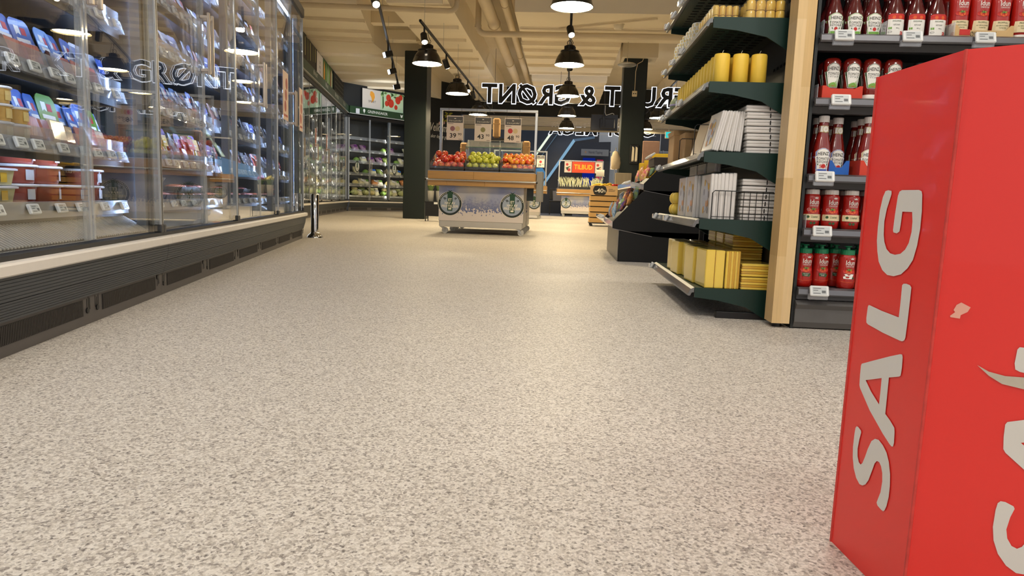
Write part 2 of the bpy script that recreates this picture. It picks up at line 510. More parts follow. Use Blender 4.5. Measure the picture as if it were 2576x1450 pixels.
pipe('thinner beige pipe next to the thick drain pipe', [(-1.08, 6.5, 3.6), (-1.08, 19.5, 3.6)], 0.065, [((-1.08, 15.5, 3.6), (0, 1, 0)), ((-1.08, 11.5, 3.6), (0, 1, 0))])
pipe('third slim beige pipe beside the middle soffit', [(-0.97, 6.5, 3.75), (-0.97, 14.5, 3.75)], 0.04)
pipe('beige water pipe crossing under the middle soffit', [(-1.6, 12.23, 3.88), (-1.6, 12.23, 3.3), (2.6, 12.23, 3.3)], 0.052, [((0.1, 12.23, 3.3), (1, 0, 0)), ((-1.6, 12.23, 3.42), (0, 0, 1))])
pipe('beige water pipe crossing under the left soffits', [(-4.3, 10.62, 3.32), (-1.76, 10.9, 3.32), (-1.76, 10.9, 3.89)], 0.042, [((-2.9, 10.77, 3.32), (1, 0.1, 0))])
pipe('grey cable conduit slanting under the wide soffit', [(-0.2, 12.1, 3.375), (1.35, 11.35, 3.375)], 0.014)
du = thing('ceiling_duct', 'boxy beige air duct between the left soffits', 'duct', (-3.3, 13.9, 3.5))
ob('duct_body', G().cbox(-0.35, 0.35, -0.12, 0.12, 0, 0.22, 0.02), BEIGE, du)
ob('duct_flange', G().cbox(0.28, 0.37, -0.14, 0.14, -0.02, 0.24, 0.01), BEIGE2, du)
dd = thing('air_diffuser', 'round beige air vent behind the left pendant lamp', 'vent', (-2.62, 17.0, 3.16))
ob('diffuser_cone', G().lathe([(0.12, 0.16), (0.2, 0.1), (0.24, 0.0), (0.16, -0.02), (0.05, -0.01)], 20), BEIGE, dd)
ob('neck', G().cyl((0, 0, 0.1), (0, 0, 0.265), 0.1, n=14), BEIGE2, dd)
smk = thing('smoke_detector', 'white smoke detector under the wide soffit', 'smoke detector', (0.78, 11.85, 3.32))
ob('housing', G().lathe([(0.05, 0.0), (0.075, 0.02), (0.085, 0.055), (0.085, 0.08)], 18), M('cream_white', (232, 222, 196), 0.4), smk)
ob('base_plate', G().lathe([(0.1, 0.072), (0.1, 0.084)], 18), BEIGE, smk)
em = thing('emergency_light', 'oval clear emergency lamp hanging left of the column', 'lamp', (1.05, 13.0, 2.98))
ob('clear_bowl', G().ellip((0, 0, 0), 0.17, 0.1, 0.05, 18, 8), glass('bowl_glass', (0.92, 0.92, 0.88), 2.0, 0.05, 0.1), em)
ob('metal_band', G().lathe([(0.165, -0.008), (0.175, 0), (0.165, 0.008)], 18), STEEL, em)
ob('hanging_rod', G().cyl((0, 0, 0.03), (0, 0, 0.4), 0.006, n=6), BEIGE2, em)

# pendant lamps -------------------------------------------------------
SHADE = M('black_enamel', (20, 18, 17), 0.25, var=0.1, coat=0.3)
SHADE_IN = M('cream_enamel', (246, 236, 208), 0.5, var=0)
def make_pendant(disc):
    t = thing('pendant_lamp', '', 'lamp')
    sh_ = ob('shade', G().lathe([(0.225, 0), (0.228, 0.006), (0.218, 0.02), (0.205, 0.07), (0.185, 0.12), (0.155, 0.165), (0.14, 0.185), (0.142, 0.19), (0.142, 0.205), (0.125, 0.21)], 28, caps=False)
       .lathe([(0.22, 0.003), (0.2, 0.06), (0.17, 0.13), (0.12, 0.19)], 28, caps=False, mi=1), [SHADE, SHADE_IN], t)
    ob('lamp_disc', G().lathe([(0.0005, 0.021), (0.2, 0.021)], 24, caps=False), disc, t)
    ob('cap', G().lathe([(0.125, 0.208), (0.09, 0.225), (0.075, 0.23), (0.075, 0.28), (0.05, 0.29), (0.012, 0.292)], 20), BLACK, t)
    for a in range(6):
        x, y = 0.078 * math.cos(a * PI / 3), 0.078 * math.sin(a * PI / 3)
        ob('cooling_fin', G().box(x - 0.01, x + 0.01, y - 0.004, y + 0.004, 0.226, 0.275), BLACK, t)
    ob('hook_ring', G().tube([(0.035 * math.cos(k * PI / 8) - 0.01, 0, 0.32 + 0.035 * math.sin(k * PI / 8)) for k in range(17)], 0.005, 6), BLACK, t)
    ob('cord', G().tube([(0.02, 0, 0.28), (0.05, 0.01, 0.33), (0.02, 0.01, 0.38), (0, 0, 0.46)], 0.005, 6), BLACK, t)
    return t
pend_far = Kind(lambda: make_pendant(WARMDISC))
pend_fill = Kind(lambda: make_pendant(FILLDISC))
GP = 'black industrial pendant lamps'
for i, y in enumerate((7.5, 10.62, 13.73, 16.88, 19.8)):
    pend_far.put((0.0, y, 2.5), 0.3 * i, 'black dome pendant lamp, %s from the front in the middle row' % nth(i), GP)
for i, y in enumerate((10.55, 13.5, 16.8)):
    pend_far.put((-2.14, y, 2.46), 0.5 * i, 'black dome pendant lamp, %s from the front in the left row' % nth(i), GP)
for i, y in enumerate((18.2, 21.0)):
    pend_far.put((2.33, y, 2.66), 0.4 * i, ['nearer', 'farther'][i] + ' black dome pendant lamp right of the wood-footed column', GP)
for i, (x, y) in enumerate(((0.0, 4.4), (-0.9, 1.2), (0.8, 1.7), (2.3, 4.4), (2.3, 0.6), (-0.8, -1.6), (1.0, -1.6))):  # unseen lamps, added to brighten the near floor, cabinet front and red bin
    pend_fill.put((x, y, 2.62), 0.2, 'unseen dome lamp added to light the near aisle, ' + ['in front of the candles', 'before the chilled cabinet', 'above the red sale bin', 'above the ketchup shelves', 'far right of the viewer', 'left behind the viewer', 'right behind the viewer'][i], GP)

# tracks and spotlights ------------------------------------------------
def track(label, p0, p1):
    t = thing('light_track', label, 'light track', p0)
    d = Vector(p1) - Vector(p0); L = d.length; a = math.atan2(d.y, d.x)
    q = ob('rail', G().cbox(0, L, -0.018, 0.018, 0, 0.034, 0.004), BLACK, t, rz=a)
    for k in range(int(L / 1.6) + 1):
        ob('suspension_wire', G().cyl((0.3 + k * 1.6, 0, 0.03), (0.3 + k * 1.6, 0, 3.39 - p0[2]), 0.003, n=5), STEEL, t, rz=a)
    return t
track('black light track above the long chilled cabinet', (-2.3, 8.1, 2.95), (-3.9, 16.0, 2.95))
track('black light track carrying the left pendant lamps', (-2.14, 10.0, 2.94), (-2.14, 20.6, 2.94))
track('black light track carrying the middle pendant lamps', (0.0, 6.4, 2.98), (0.0, 20.8, 2.98))
track('black light track carrying the right pendant lamps', (2.33, 9.0, 3.12), (2.33, 21.2, 3.12))
def make_spot(glow, tilt, boxy=False):
    t = thing('track_spotlight', '', 'spotlight')
    if boxy:
        ob('housing', G().cbox(-0.05, 0.05, -0.07, 0.07, -0.05, 0.05, 0.012), BLACK, t, rot=(tilt, 0, 0))
        ob('lens', G().box(-0.04, 0.04, -0.074, -0.071, -0.04, 0.04), glow, t, rot=(tilt, 0, 0))
        ob('arm', G().cbox(-0.012, 0.012, -0.012, 0.012, 0.03, 0.165, 0.004), BLACK, t)
    else:
        ob('housing', G().cyl((0, 0.075, 0), (0, -0.075, 0), 0.05, n=18), BLACK, t, rot=(tilt, 0, 0))
        ob('lens', G().cyl((0, -0.0755, 0), (0, -0.079, 0), 0.042, n=18), glow, t, rot=(tilt, 0, 0))
        ob('arm', G().cbox(-0.012, 0.012, -0.012, 0.012, 0.03, 0.165, 0.004), BLACK, t)
    return t
sp_can, sp_box = 'can', 'box'
SPK = {}
GS = 'spotlights on the ceiling tracks'
def spot(k, x, y, z, rz, tilt, label):
    if (k, tilt) not in SPK:
        SPK[k, tilt] = Kind(lambda: make_spot(SPOTGLOW if k == 'can' else COOLGLOW, tilt, k == 'box'))
    SPK[k, tilt].put((x, y, z), rz, label, GS)
spot(sp_can, -2.36, 8.45, 2.79, 0.5, 0.75, 'black can spotlight at the near end of the left track')
spot(sp_box, -3.0, 11.55, 2.79, -0.9, 0.3, 'boxy black spotlight, nearer of two on the left track')
spot(sp_box, -3.32, 13.1, 2.79, -0.9, 0.3, 'boxy black spotlight, farther of two on the left track')
spot(sp_box, -3.68, 14.95, 2.79, -1.4, 0.2, 'boxy black spotlight just left of the first column')
for i, (y, a, ti) in enumerate(((10.3, 0.4, 1.0), (12.2, 2.6, 1.0), (14.9, 0.5, 0.9), (15.8, 2.9, 0.9), (18.0, 0.4, 0.9))):
    spot(sp_can, -2.14, y, 2.78, a, ti, 'black can spotlight, %s along the left pendant track' % nth(i))
for i, (y, a, ti) in enumerate(((8.0, 2.2, 0.9), (8.4, 3.6, 1.2), (9.9, 0.3, 0.9), (12.4, 2.8, 0.9), (15.4, 3.0, 0.9))):
    spot(sp_can, 0.0, y, 2.82, a, ti, 'black can spotlight, %s along the middle pendant track' % nth(i))
for i, (y, a) in enumerate(((17.2, 0.6), (19.6, 2.7))):
    spot(sp_can, 2.33, y, 2.96, a, 0.9, ['nearer', 'farther'][i] + ' black can spotlight on the right pendant track')
# real beams of some of these spotlights
spot_light('spot_beam', (-3.4, 15.9, 2.75), (-5.3, 18.9, 2.5), 260, (0.82, 0.9, 1.0), 48)
spot_light('spot_beam', (-3.32, 13.1, 2.75), (-5.2, 15.2, 2.7), 240, (0.95, 0.97, 1.0), 60)
spot_light('spot_beam', (-2.14, 10.3, 2.75), (-1.3, 9.3, 1.0), 160, (1.0, 0.9, 0.74), 50)
spot_light('spot_beam', (0.0, 9.9, 2.75), (-0.7, 9.2, 0.9), 120, (1.0, 0.9, 0.74), 50)
spot_light('spot_beam', (0.0, 15.4, 2.75), (0.4, 20.6, 1.0), 260, (1.0, 0.9, 0.74), 40)

# ================================================================== chilled cabinets with glass doors
CHAR = M('charcoal_panel', (60, 64, 67), 0.45, var=0.08, scale=14, stretch=(0.3, 1, 6))
KICK = M('kick_plate_brown', (86, 81, 77), 0.5, var=0.06)
INNER = M('cabinet_interior', (38, 40, 44), 0.45, var=0.1)
CREAM = M('cream_bumper', (226, 219, 208), 0.4, var=0.03)
ALU = M('aluminium', (188, 188, 186), 0.3, 0.9, var=0.04)
HANDLE = M('champagne_handle', (196, 182, 164), 0.3, 0.7, var=0.03)
PANE = glass('door_glass', (0.965, 0.975, 0.97), 1.0)
EDGE = glass('clear_edge_profile', (0.78, 0.80, 0.80), 1.6, 0.08, 0.22)
CLEAR = glass('clear_plastic', (0.93, 0.94, 0.97), 2.2, 0.06, 0.16)
TAGW = M('tag_white', (232, 234, 232), 0.35, var=0.02)
TAGS = M('tag_screen', (196, 200, 200), 0.35, var=0.05)
TAGK = M('tag_ink', (104, 108, 110), 0.5, var=0)
LEDC = E('cool_cabinet_led', (176, 204, 255), LED_FRIDGE)
LEDW = E('warm_cabinet_led', (255, 246, 226), LED_FRIDGE * 0.5)

def tag_mesh():
    """electronic shelf tag, centre at the origin, looking towards -y"""
    g = G()
    g.cbox(-0.031, 0.031, -0.006, 0.006, -0.018, 0.018, 0.003, 0)
    g.rect(-0.025, 0.022, -0.013, 0.013, flatY(-0.0065), mi=1)
    for i, (x0, x1, z) in enumerate(((-0.022, 0.004, 0.008), (-0.022, -0.006, 0.001), (-0.022, 0.002, -0.009))):
        g.rect(x0, x1, z - 0.0012, z + 0.0012, flatY(-0.0068), mi=2)
    g.rect(0.006, 0.019, -0.008, 0.001, flatY(-0.0068), mi=2)
    me = g.me('price_tag')
    for m in (TAGW, TAGS, TAGK): me.materials.append(m)
    return me
TAGME = tag_mesh()

def make_case(name, label, frame, units, shelves, led, header=None, deck=0.42, top=2.24, hz=2.33, tagp=0.13, visible=(-9, 99), slotted=True, back=0.86):
    """units: list of (x0, x1, number of double doors); local x runs along the cabinet, y goes in"""
    cases = []
    for ui, (x0, x1, nd) in enumerate(units):
        t = thing(name, label[ui], 'refrigerator', frame[0], frame[1])
        cases.append(t)
        ob('back_panel', G().box(x0, x1, back, back + 0.04, 0.0, hz), INNER, t)
        ob('top_panel', G().box(x0, x1, 0.03, back + 0.04, hz - 0.05, hz), INNER, t)
        for xa in (x0, x1 - 0.03):
            ob('end_panel', G().cbox(xa, xa + 0.03, 0.03, back, 0.02, hz - 0.05, 0.004), M('end_panel_black', (30, 31, 32), 0.35), t)
        ob('top_fascia', G().cbox(x0, x1, -0.03, 0.035, top, hz, 0.006), BLACK, t)
        # base: kick plate with grilles, two ribbed planks, bumper rail
        kp = ob('kick_plate', G().box(x0, x1, 0.0, 0.03, 0.0, 0.118), KICK, t)
        def plank(z0, z1, y0, y1):
            n = 7; pr = []
            for i in range(n):
                za = z0 + (z1 - z0) * i / n; zb = z0 + (z1 - z0) * (i + 0.82) / n; zc = z0 + (z1 - z0) * (i + 0.91) / n
                ya = y0 + (y1 - y0) * i / n; yb = y0 + (y1 - y0) * (i + 0.82) / n
                pr += [(ya, za), (yb, zb), (yb + 0.002, zc)]
            pr += [(y1, z1), (0.03, z1), (0.03, z0)]
            ob('base_plank', G().prism(pr, 'x', x0 + 0.001, x1 - 0.001), CHAR, t)
        plank(0.104, 0.163, -0.012, -0.028)
        plank(0.1645, 0.237, -0.03, -0.04)
        ob('bumper_rail', G().prism([(-0.05, 0.237), (-0.056, 0.242), (-0.056, 0.268), (-0.05, 0.274), (0.03, 0.276), (0.03, 0.237)], 'x', x0 + 0.001, x1 - 0.001), CREAM, t)
        ob('sill', G().box(x0, x1, -0.02, 0.14, 0.276, 0.29), M('sill_dark', (40, 40, 40), 0.5), t)
        ng = max(1, int((x1 - x0) / 0.69 + 0.5))
        for k in range(ng):
            a = x0 + (x1 - x0) * k / ng + 0.075; b = x0 + (x1 - x0) * (k + 1) / ng - 0.075
            gr = ob('vent_grille', G().box(a, b, -0.0015, 0.001, 0.034, 0.092), M('grille_dark', (40, 37, 34), 0.6), kp)
            if slotted:
                g = G(); x = a + 0.005
                while x < b - 0.004:
                    g.box(x, x + 0.003, -0.004, -0.001, 0.036, 0.09); x += 0.0085
                tag(ob('grille_bars', g, M('grille_bar', (66, 61, 56), 0.6), kp), kind='stuff')
                g = G()
                for q in (-0.045, -0.032, -0.024, 0.02, 0.033, 0.045):
                    zz = 0.045 + random.uniform(0, 0.012)
                    g.box(b + 0.075 + q - 0.0026, b + 0.075 + q + 0.0026, -0.001, 0.001, zz, zz + 0.042)
                for q in (-0.045, 0.033):
                    zz = random.choice((0.05, 0.088))
                    g.cyl((b + 0.075 + q, -0.004, zz), (b + 0.075 + q, 0, zz), 0.0105, n=12)
                tag(ob('adjusting_slots', g, BLACK, kp), kind='stuff')
        # inside: deck, air grille, mullions, shelves
        ob('deck', G().prism([(0.14, deck - 0.015), (0.16, deck), (back, deck), (back, 0.3), (0.14, 0.3)], 'x', x0 + 0.03, x1 - 0.03), M('deck_grey', (52, 54, 56), 0.4), t)
        if header: ob('deck_step', G().box(x0 + 0.03, x1 - 0.03, 0.36, back, deck, deck + 0.11), INNER, t)
        g = G(); x = x0 + 0.05
        while x < x1 - 0.05:
            g.prism([(0.03, 0.298), (0.03, 0.303), (0.132, 0.362), (0.132, 0.357)], 'x', x, x + 0.008); x += 0.019 if slotted else 0.03
        tag(ob('air_grille', g, M('grille_white', (170, 168, 160), 0.4), t), kind='stuff')
        ob('deck_rail', G().prism([(0.115, deck - 0.045), (0.12, deck + 0.01), (0.13, deck + 0.012), (0.138, deck - 0.03)], 'x', x0 + 0.03, x1 - 0.03), ALU, t)
        pit = (x1 - x0) / nd
        for k in range(nd + 1):
            xm = min(max(x0 + pit * k, x0 + 0.03), x1 - 0.03)
            ob('mullion', G().box(xm - 0.024, xm + 0.024, 0.035, 0.075, 0.29, top + 0.02), M('mullion_grey', (150, 154, 158), 0.35, 0.5), t)
            ob('led_strip', G().rect(xm - 0.011, xm + 0.011, 0.34, top - 0.02, flatY(0.0775)), led, t)      # looks into the cabinet
        if not header: ob('canopy_led', G().box(x0 + 0.04, x1 - 0.04, 0.10, 0.125, top - 0.005, top + 0.005), E('canopy_tube', (206, 224, 255), 8), t)
        for k in range(nd):
            xa, xb = x0 + pit * k + 0.03, x0 + pit * (k + 1) - 0.03
            for li, (z, d) in enumerate(shelves):
                s = ob('shelf', G().cbox(xa, xb, 0.13, d, z - 0.028, z, 0.003), M('shelf_grey', (108, 112, 118), 0.35, 0.4), t)
                ob('price_rail', G().prism([(0.104, z - 0.034), (0.118, z + 0.012), (0.122, z + 0.012), (0.13, z - 0.034)], 'x', xa, xb), CLEAR, s)
                ob('shelf_nosing', G().box(xa, xb, 0.128, 0.1325, z - 0.056, z - 0.028), BLACK, s)
                ob('led_strip', G().rect(xa + 0.02, xb - 0.02, z - 0.054, z - 0.032, flatY(0.1345)), E('led_shelf_%s' % led.name, (182, 208, 255) if led is LEDC else (255, 246, 226), 15.0 if led is LEDC else 3.0), s)   # behind the nosing, looks inwards
                ob('risk_lip', G().box(xa, xb, 0.128, 0.131, z + 0.001, z + 0.055), CLEAR, s)
                x = xa + 0.06 + 0.03 * (li % 2)
                while x < xb - 0.04:
                    if visible[0] < x < visible[1]:
                        ob('price_tag', TAGME, None, s, (x, 0.103, z - 0.008), rot=(-0.3, 0, 0))
                    x += tagp * random.choice((0.8, 1.0, 1.3))
            for x in (xa + 0.12 + 0.19 * q for q in range(7)):      # tags on the deck rail
                if visible[0] < x < visible[1] and x < xb:
                    ob('price_tag', TAGME, None, t, (x + random.uniform(-0.03, 0.03), 0.108, deck - 0.012), rot=(-0.35, 0, 0))
        # doors
        dw = pit / 2
        for k in range(nd * 2):
            a = x0 + dw * k + 0.004; b = a + dw - 0.008
            d = ob('glass_door', G().box(a + 0.012, b - 0.012, -0.012, 0.008, 0.298, top - 0.002), PANE, t)
            for xa in (a, b - 0.02):
                ob('edge_strip', G().cbox(xa, xa + 0.02, -0.014, 0.01, 0.298, top - 0.002, 0.003), EDGE, d)
            xe = a if k % 2 == 0 else b - 0.006                # metal hinge line
            ob('hinge_profile', G().box(xe, xe + 0.006, -0.0165, 0.012, 0.298, top - 0.002), ALU, d)
            xs = b - 0.03 if k % 2 == 0 else a + 0.03
            ob('handle', G().cbox(xs - 0.008, xs + 0.008, -0.062, -0.047, 1.10, 1.42, 0.003)
               .cbox(xs - 0.008, xs + 0.008, -0.05, -0.012, 1.115, 1.131, 0.002).cbox(xs - 0.008, xs + 0.008, -0.05, -0.012, 1.389, 1.405, 0.002), HANDLE, d)
            xc = a + 0.012 if k % 2 == 0 else b - 0.012
            ob('hinge_clip', G().cbox(xc - 0.014, xc + 0.014, -0.022, 0.012, 0.288, 0.325, 0.004), M('clip_grey', (70, 70, 70), 0.35, 0.5), d)
        if header:
            hd = ob('header_band', G().prism([(-0.05, header[0]), (-0.06, header[1]), (0.03, header[1]), (0.03, header[0])], 'x', x0, x1), M('header_green', (38, 66, 40), 0.4), t)
            ob('header_edge', G().box(x0, x1, -0.055, 0.0, header[0] - 0.02, header[0] - 0.001), M('edge_light', (170, 174, 170), 0.4), hd)
    return cases

SH1 = [(0.63, 0.62), (0.885, 0.56), (1.178, 0.52), (1.42, 0.50), (1.68, 0.47), (1.94, 0.44)]
FR1_OBJ = make_case('chilled_cabinet', ['long chilled cabinet with glass doors, nearer unit at the left edge', 'long chilled cabinet with glass doors, farther unit behind the chrome bollard'],
          FR1, [(-1.48, 1.264, 2), (1.265, 5.43, 3)], SH1, LEDC, visible=(-0.8, 5.4))
SH2 = [(0.70, 0.62), (1.0, 0.56), (1.32, 0.52), (1.62, 0.50), (1.95, 0.47)]
FR2_OBJ = make_case('vegetable_cooler', ['vegetable cooler with glass doors along the left wall', ], FR2, [(-2.2, 4.9, 5)], SH2, LEDW, header=(2.6, 2.76), top=2.48, hz=2.56, tagp=0.3, visible=(-1.5, 4.9), slotted=False)
FR3_OBJ = make_case('vegetable_cooler', ['corner vegetable cooler with glass doors behind the first column'], FR3, [(0.06, 2.86, 2)], SH2, LEDW, header=(2.6, 2.78), top=2.48, hz=2.56, tagp=0.3, slotted=False)

# cooler headers: signs and posters
HW = M('header_white', (226, 232, 226), 0.5, var=0)
g = G()
g.text('GRØNNSAKER', 0.63, 2.655, 0.105, flatY(-0.0615), bold=0.006, align='LEFT')
g.disc(0.52, 2.70, 0.035, 0.045, flatY(-0.0615)); g.rect(0.51, 0.53, 2.63, 2.69, flatY(-0.0616))
g.text('SALAT', 1.92, 2.655, 0.105, flatY(-0.0615), bold=0.006, align='LEFT')
g.poly([[(1.78, 2.74), (1.80, 2.66), (1.83, 2.64), (1.86, 2.66), (1.88, 2.74), (1.83, 2.71)]], flatY(-0.0615))
hb3 = [c for c in FR3_OBJ[0].children if c.name.startswith('header_band')][0]
ob('header_lettering', g, HW, hb3)
ob('header_badge', G().cbox(0.24, 0.36, -0.075, -0.058, 2.60, 2.73, 0.004), M('badge_white', (210, 214, 222), 0.5), hb3)
hb2 = [c for c in FR2_OBJ[0].children if c.name.startswith('header_band')][0]
g = G()
for i, (x, tx) in enumerate(((-0.55, 'FRUKT'), (0.9, 'BÆR'), (2.3, 'POTETER'), (3.8, 'LØK'))):
    g.text(tx, x + 0.1, 2.645, 0.1, flatY(-0.062), bold=0.006, align='LEFT')
    g.disc(x, 2.69, 0.035, 0.05, flatY(-0.062))
ob('header_lettering', g, HW, hb2)

def poster(name, label, frame, x0, x1, z0, z1, painter, y=0.075):
    t = thing(name, label, 'poster', frame[0], frame[1])
    ob('frame', G().cbox(x0 - 0.015, x1 + 0.015, y + 0.002, y + 0.04, z0 - 0.015, z1 + 0.015, 0.004), BLACK, t)
    painter(t, x0, x1, z0, z1, y)
    return t
LEAFS = [M('pl_green', (150, 190, 120), 0.7, var=0.15, scale=5), M('pl_dark', (58, 96, 46), 0.7), M('pl_red', (206, 62, 40), 0.6), M('pl_orange', (236, 166, 60), 0.6), M('pl_paper', (216, 210, 202), 0.7, var=0.03), M('pl_ink', (70, 66, 62), 0.7), M('pl_pink', (206, 120, 96), 0.7), M('pl_pale', (198, 226, 190), 0.7, var=0.1, scale=4)]
def tomato_art(t, x0, x1, z0, z1, y):
    xm = x0 + 0.62
    ob('paper_panel', G().box(x0, xm, y - 0.002, y + 0.004, z0, z1), LEAFS[4], t)
    g = G()
    cx = x0 + 0.33; cz = (z0 + z1) / 2 + 0.06
    g.poly([[(cx - 0.06, cz + 0.14), (cx, cz + 0.15), (cx + 0.07, cz + 0.1), (cx + 0.09, cz), (cx + 0.05, cz - 0.1), (cx - 0.04, cz - 0.17), (cx - 0.01, cz - 0.09), (cx - 0.03, cz - 0.02), (cx - 0.08, cz + 0.05)]], flatY(y - 0.004), 3)
    g.text('SMART', cx, z0 + 0.16, 0.085, flatY(y - 0.004), 5)
    ob('yellow_pear_picture', g, LEAFS, t)
    ob('photo_panel', G().box(xm, x1, y - 0.002, y + 0.004, z0, z1), LEAFS[7], t)
    g = G()
    g.poly([[(xm + 0.06, z1), (xm + 0.10, z1), (xm + 0.12, z0 + 0.1), (xm + 0.07, z0 + 0.02)]], flatY(y - 0.004), 1)
    for i in range(16):
        a = random.uniform(0, 6.3); cx = xm + 0.05 + (i % 8) * 0.12; cz = z1 - random.uniform(0.02, 0.14)
        g.poly([[(cx + .09 * math.cos(a) * p + .035 * math.sin(a) * q, cz + .05 * math.sin(a) * p - .03 * math.cos(a) * q) for p, q in ((-1, 0), (0, 1), (1, 0), (0, -1))]], flatY(y - 0.0045), random.choice((0, 1)))
    for cx, cz, r in ((0.28, 0.36, .085), (0.22, 0.2, .07), (0.37, 0.22, .105), (0.62, 0.33, .095), (0.78, 0.2, .11), (0.72, 0.42, .07), (0.9, 0.34, .09), (0.55, 0.13, .06)):
        if xm + cx + r < x1:
            g.disc(xm + cx, z0 + cz, r, r * 1.12, flatY(y - 0.005), 18, 2)
    ob('tomato_picture', g, LEAFS, t)
poster('tomato_poster', 'poster with yellow pear and hanging red tomatoes above the corner cooler', FR3, 0.56, 2.0, 2.80, 3.31, tomato_art)
def leaf_art(t, x0, x1, z0, z1, y):
    xm = x0 + (x1 - x0) * 0.36
    ob('paper_panel', G().box(x0, xm, y - 0.002, y + 0.004, z0, z1), LEAFS[4], t)
    g = G()
    for k, wd in enumerate(('DET', 'BESTE', 'FRA', 'JORDEN')):
        g.text(wd, (x0 + xm) / 2, z1 - 0.2 - 0.09 * k, 0.075, flatY(y - 0.004), 5)
    ob('poster_lettering', g, LEAFS, t)
    ob('photo_panel', G().box(xm, x1, y - 0.002, y + 0.004, z0, z1), LEAFS[1], t)
    g = G()
    for k, (u, mi) in enumerate(((0.08, 3), (0.28, 0), (0.46, 7), (0.62, 0), (0.8, 6), (0.9, 7))):
        x = xm + (x1 - xm) * u
        g.poly([[(x - 0.05, z0 + 0.01), (x + 0.12, z0 + 0.01), (x + 0.16, z1 - 0.2), (x + 0.08, z1 - 0.02), (x, z1 - 0.15)]] if x + 0.16 < x1 else [[(x - 0.08, z0 + 0.01), (x1 - 0.01, z0 + 0.01), (x1 - 0.01, z1 - 0.1), (x - 0.03, z1 - 0.05)]], flatY(y - 0.004 - k * 0.0004), mi)
    ob('leaf_picture', g, LEAFS, t)
poster('leaf_poster', 'poster with green leaves and orange carrot above the left cooler', FR2, 0.6, 2.75, 2.80, 3.31, leaf_art)
def asp_art(t, x0, x1, z0, z1, y):
    ob('photo_panel', G().box(x0, x1, y - 0.002, y + 0.004, z0, z1), M('slate', (46, 44, 42), 0.6, var=0.2), t)
    g = G(); n = 9
    for k in range(n):
        x = x0 + 0.08 + (x1 - x0 - 0.16) * k / (n - 1)
        zb = z0 + 0.12 + 0.12 * random.random()
        g.poly([[(x - 0.02, zb), (x + 0.02, zb), (x + 0.024, z1 - 0.03), (x, z1 - 0.005), (x - 0.024, z1 - 0.03)]], flatY(y - 0.004), k % 2)
    ob('asparagus_picture', g, [M('asp_pale', (206, 200, 130), 0.6), M('asp_green', (120, 130, 66), 0.6)], t)
poster('asparagus_poster', 'dark poster of upright asparagus nearest on the left wall', FR2, -1.9, 0.5, 2.80, 3.31, asp_art)
ch = thing('chalk_menu', 'black menu board with rows of chalk writing at the cooler corner', 'sign', FR2[0], FR2[1])
ob('board', G().cbox(2.95, 4.75, 0.06, 0.115, 2.80, 3.31, 0.004), M('chalkboard', (34, 36, 36), 0.8, var=0.2), ch)
g = G()
for r in range(4):
    x = 3.1
    while x < 4.6:
        wd = random.uniform(0.06, 0.16); g.rect(x, x + wd, 3.2 - r * 0.1, 3.215 - r * 0.1, flatY(0.057)); x += wd + 0.05
tag(ob('chalk_rows', g, M('chalk_dim', (120, 120, 104), 0.8), ch), kind='stuff')

# small round shelf talkers hanging in the corner cooler and paper signs stuck on the doors
def talker(x, label):
    t = thing('shelf_talker', label, 'sign', FR3[0], FR3[1], group='oval hanging signs in the corner cooler')
    P_ = lambda y: flatY(y)
    ob('oval_board', G().prism([(x + 0.085 * math.cos(k * PI / 10), 1.2 + 0.15 * math.sin(k * PI / 10)) for k in range(20)], 'y', -0.022, -0.016), M('talker_dark', (24, 36, 30), 0.5), t)
    g = G().disc(x, 1.2, 0.065, 0.125, flatY(-0.0225)); ob('pale_face', g, M('talker_pale', (196, 200, 190), 0.5), t)
    g = G().rect(x - 0.015, x + 0.015, 1.17, 1.325, flatY(-0.023)); g.text('ET', x, 1.22, 0.05, flatY(-0.0232)); g.text('HAV', x, 1.17, 0.045, flatY(-0.0232)); g.text('AV', x, 1.12, 0.045, flatY(-0.0232))
    ob('emblem_print', g, M('talker_green', (26, 66, 44), 0.5), t)
talker(0.33, 'oval hanging sign on the left door of the corner cooler')
talker(1.62, 'oval hanging sign on the right door of the corner cooler')
def door_poster(frame, x, z, label, tint, w=0.13, h=0.42):
    t = thing('door_poster', label, 'sign', frame[0], frame[1])
    ob('paper', G().box(x - w, x + w, -0.016, -0.0145, z, z + h), tint, t)
    g = G()
    for k in range(3):
        g.disc(x - 0.02 + 0.03 * k, z + 0.12 + 0.1 * k, 0.05, 0.05, flatY(-0.0165), 14)
    g.rect(x - w * .7, x + w * .7, z + 0.03, z + 0.05, flatY(-0.0165))
    ob('print', g, M('dull_red_print', (160, 66, 56), 0.6), t)
PEACH = M('peach_paper', (214, 186, 164), 0.6, var=0.04)
door_poster(FR1, 4.42, 1.12, 'peach coloured notice stuck on the far chilled cabinet door', PEACH)
door_poster(FR1, 5.28, 1.1, 'peach notice on the last door of the long chilled cabinet', PEACH, 0.1)
door_poster(FR2, -0.1, 1.35, 'small grey white notice on the left cooler, nearer one', M('grey_paper', (190, 184, 184), 0.6), 0.1, 0.36)
door_poster(FR2, 1.3, 1.35, 'small grey white notice on the left cooler, farther one', M('grey_paper', (190, 184, 184), 0.6), 0.1, 0.36)

# ================================================================== goods in the chilled cabinets
def wl(frame, x, y, z):
    c, s = math.cos(frame[1]), math.sin(frame[1])
    return (frame[0][0] + x * c - y * s, frame[0][1] + x * s + y * c, z)

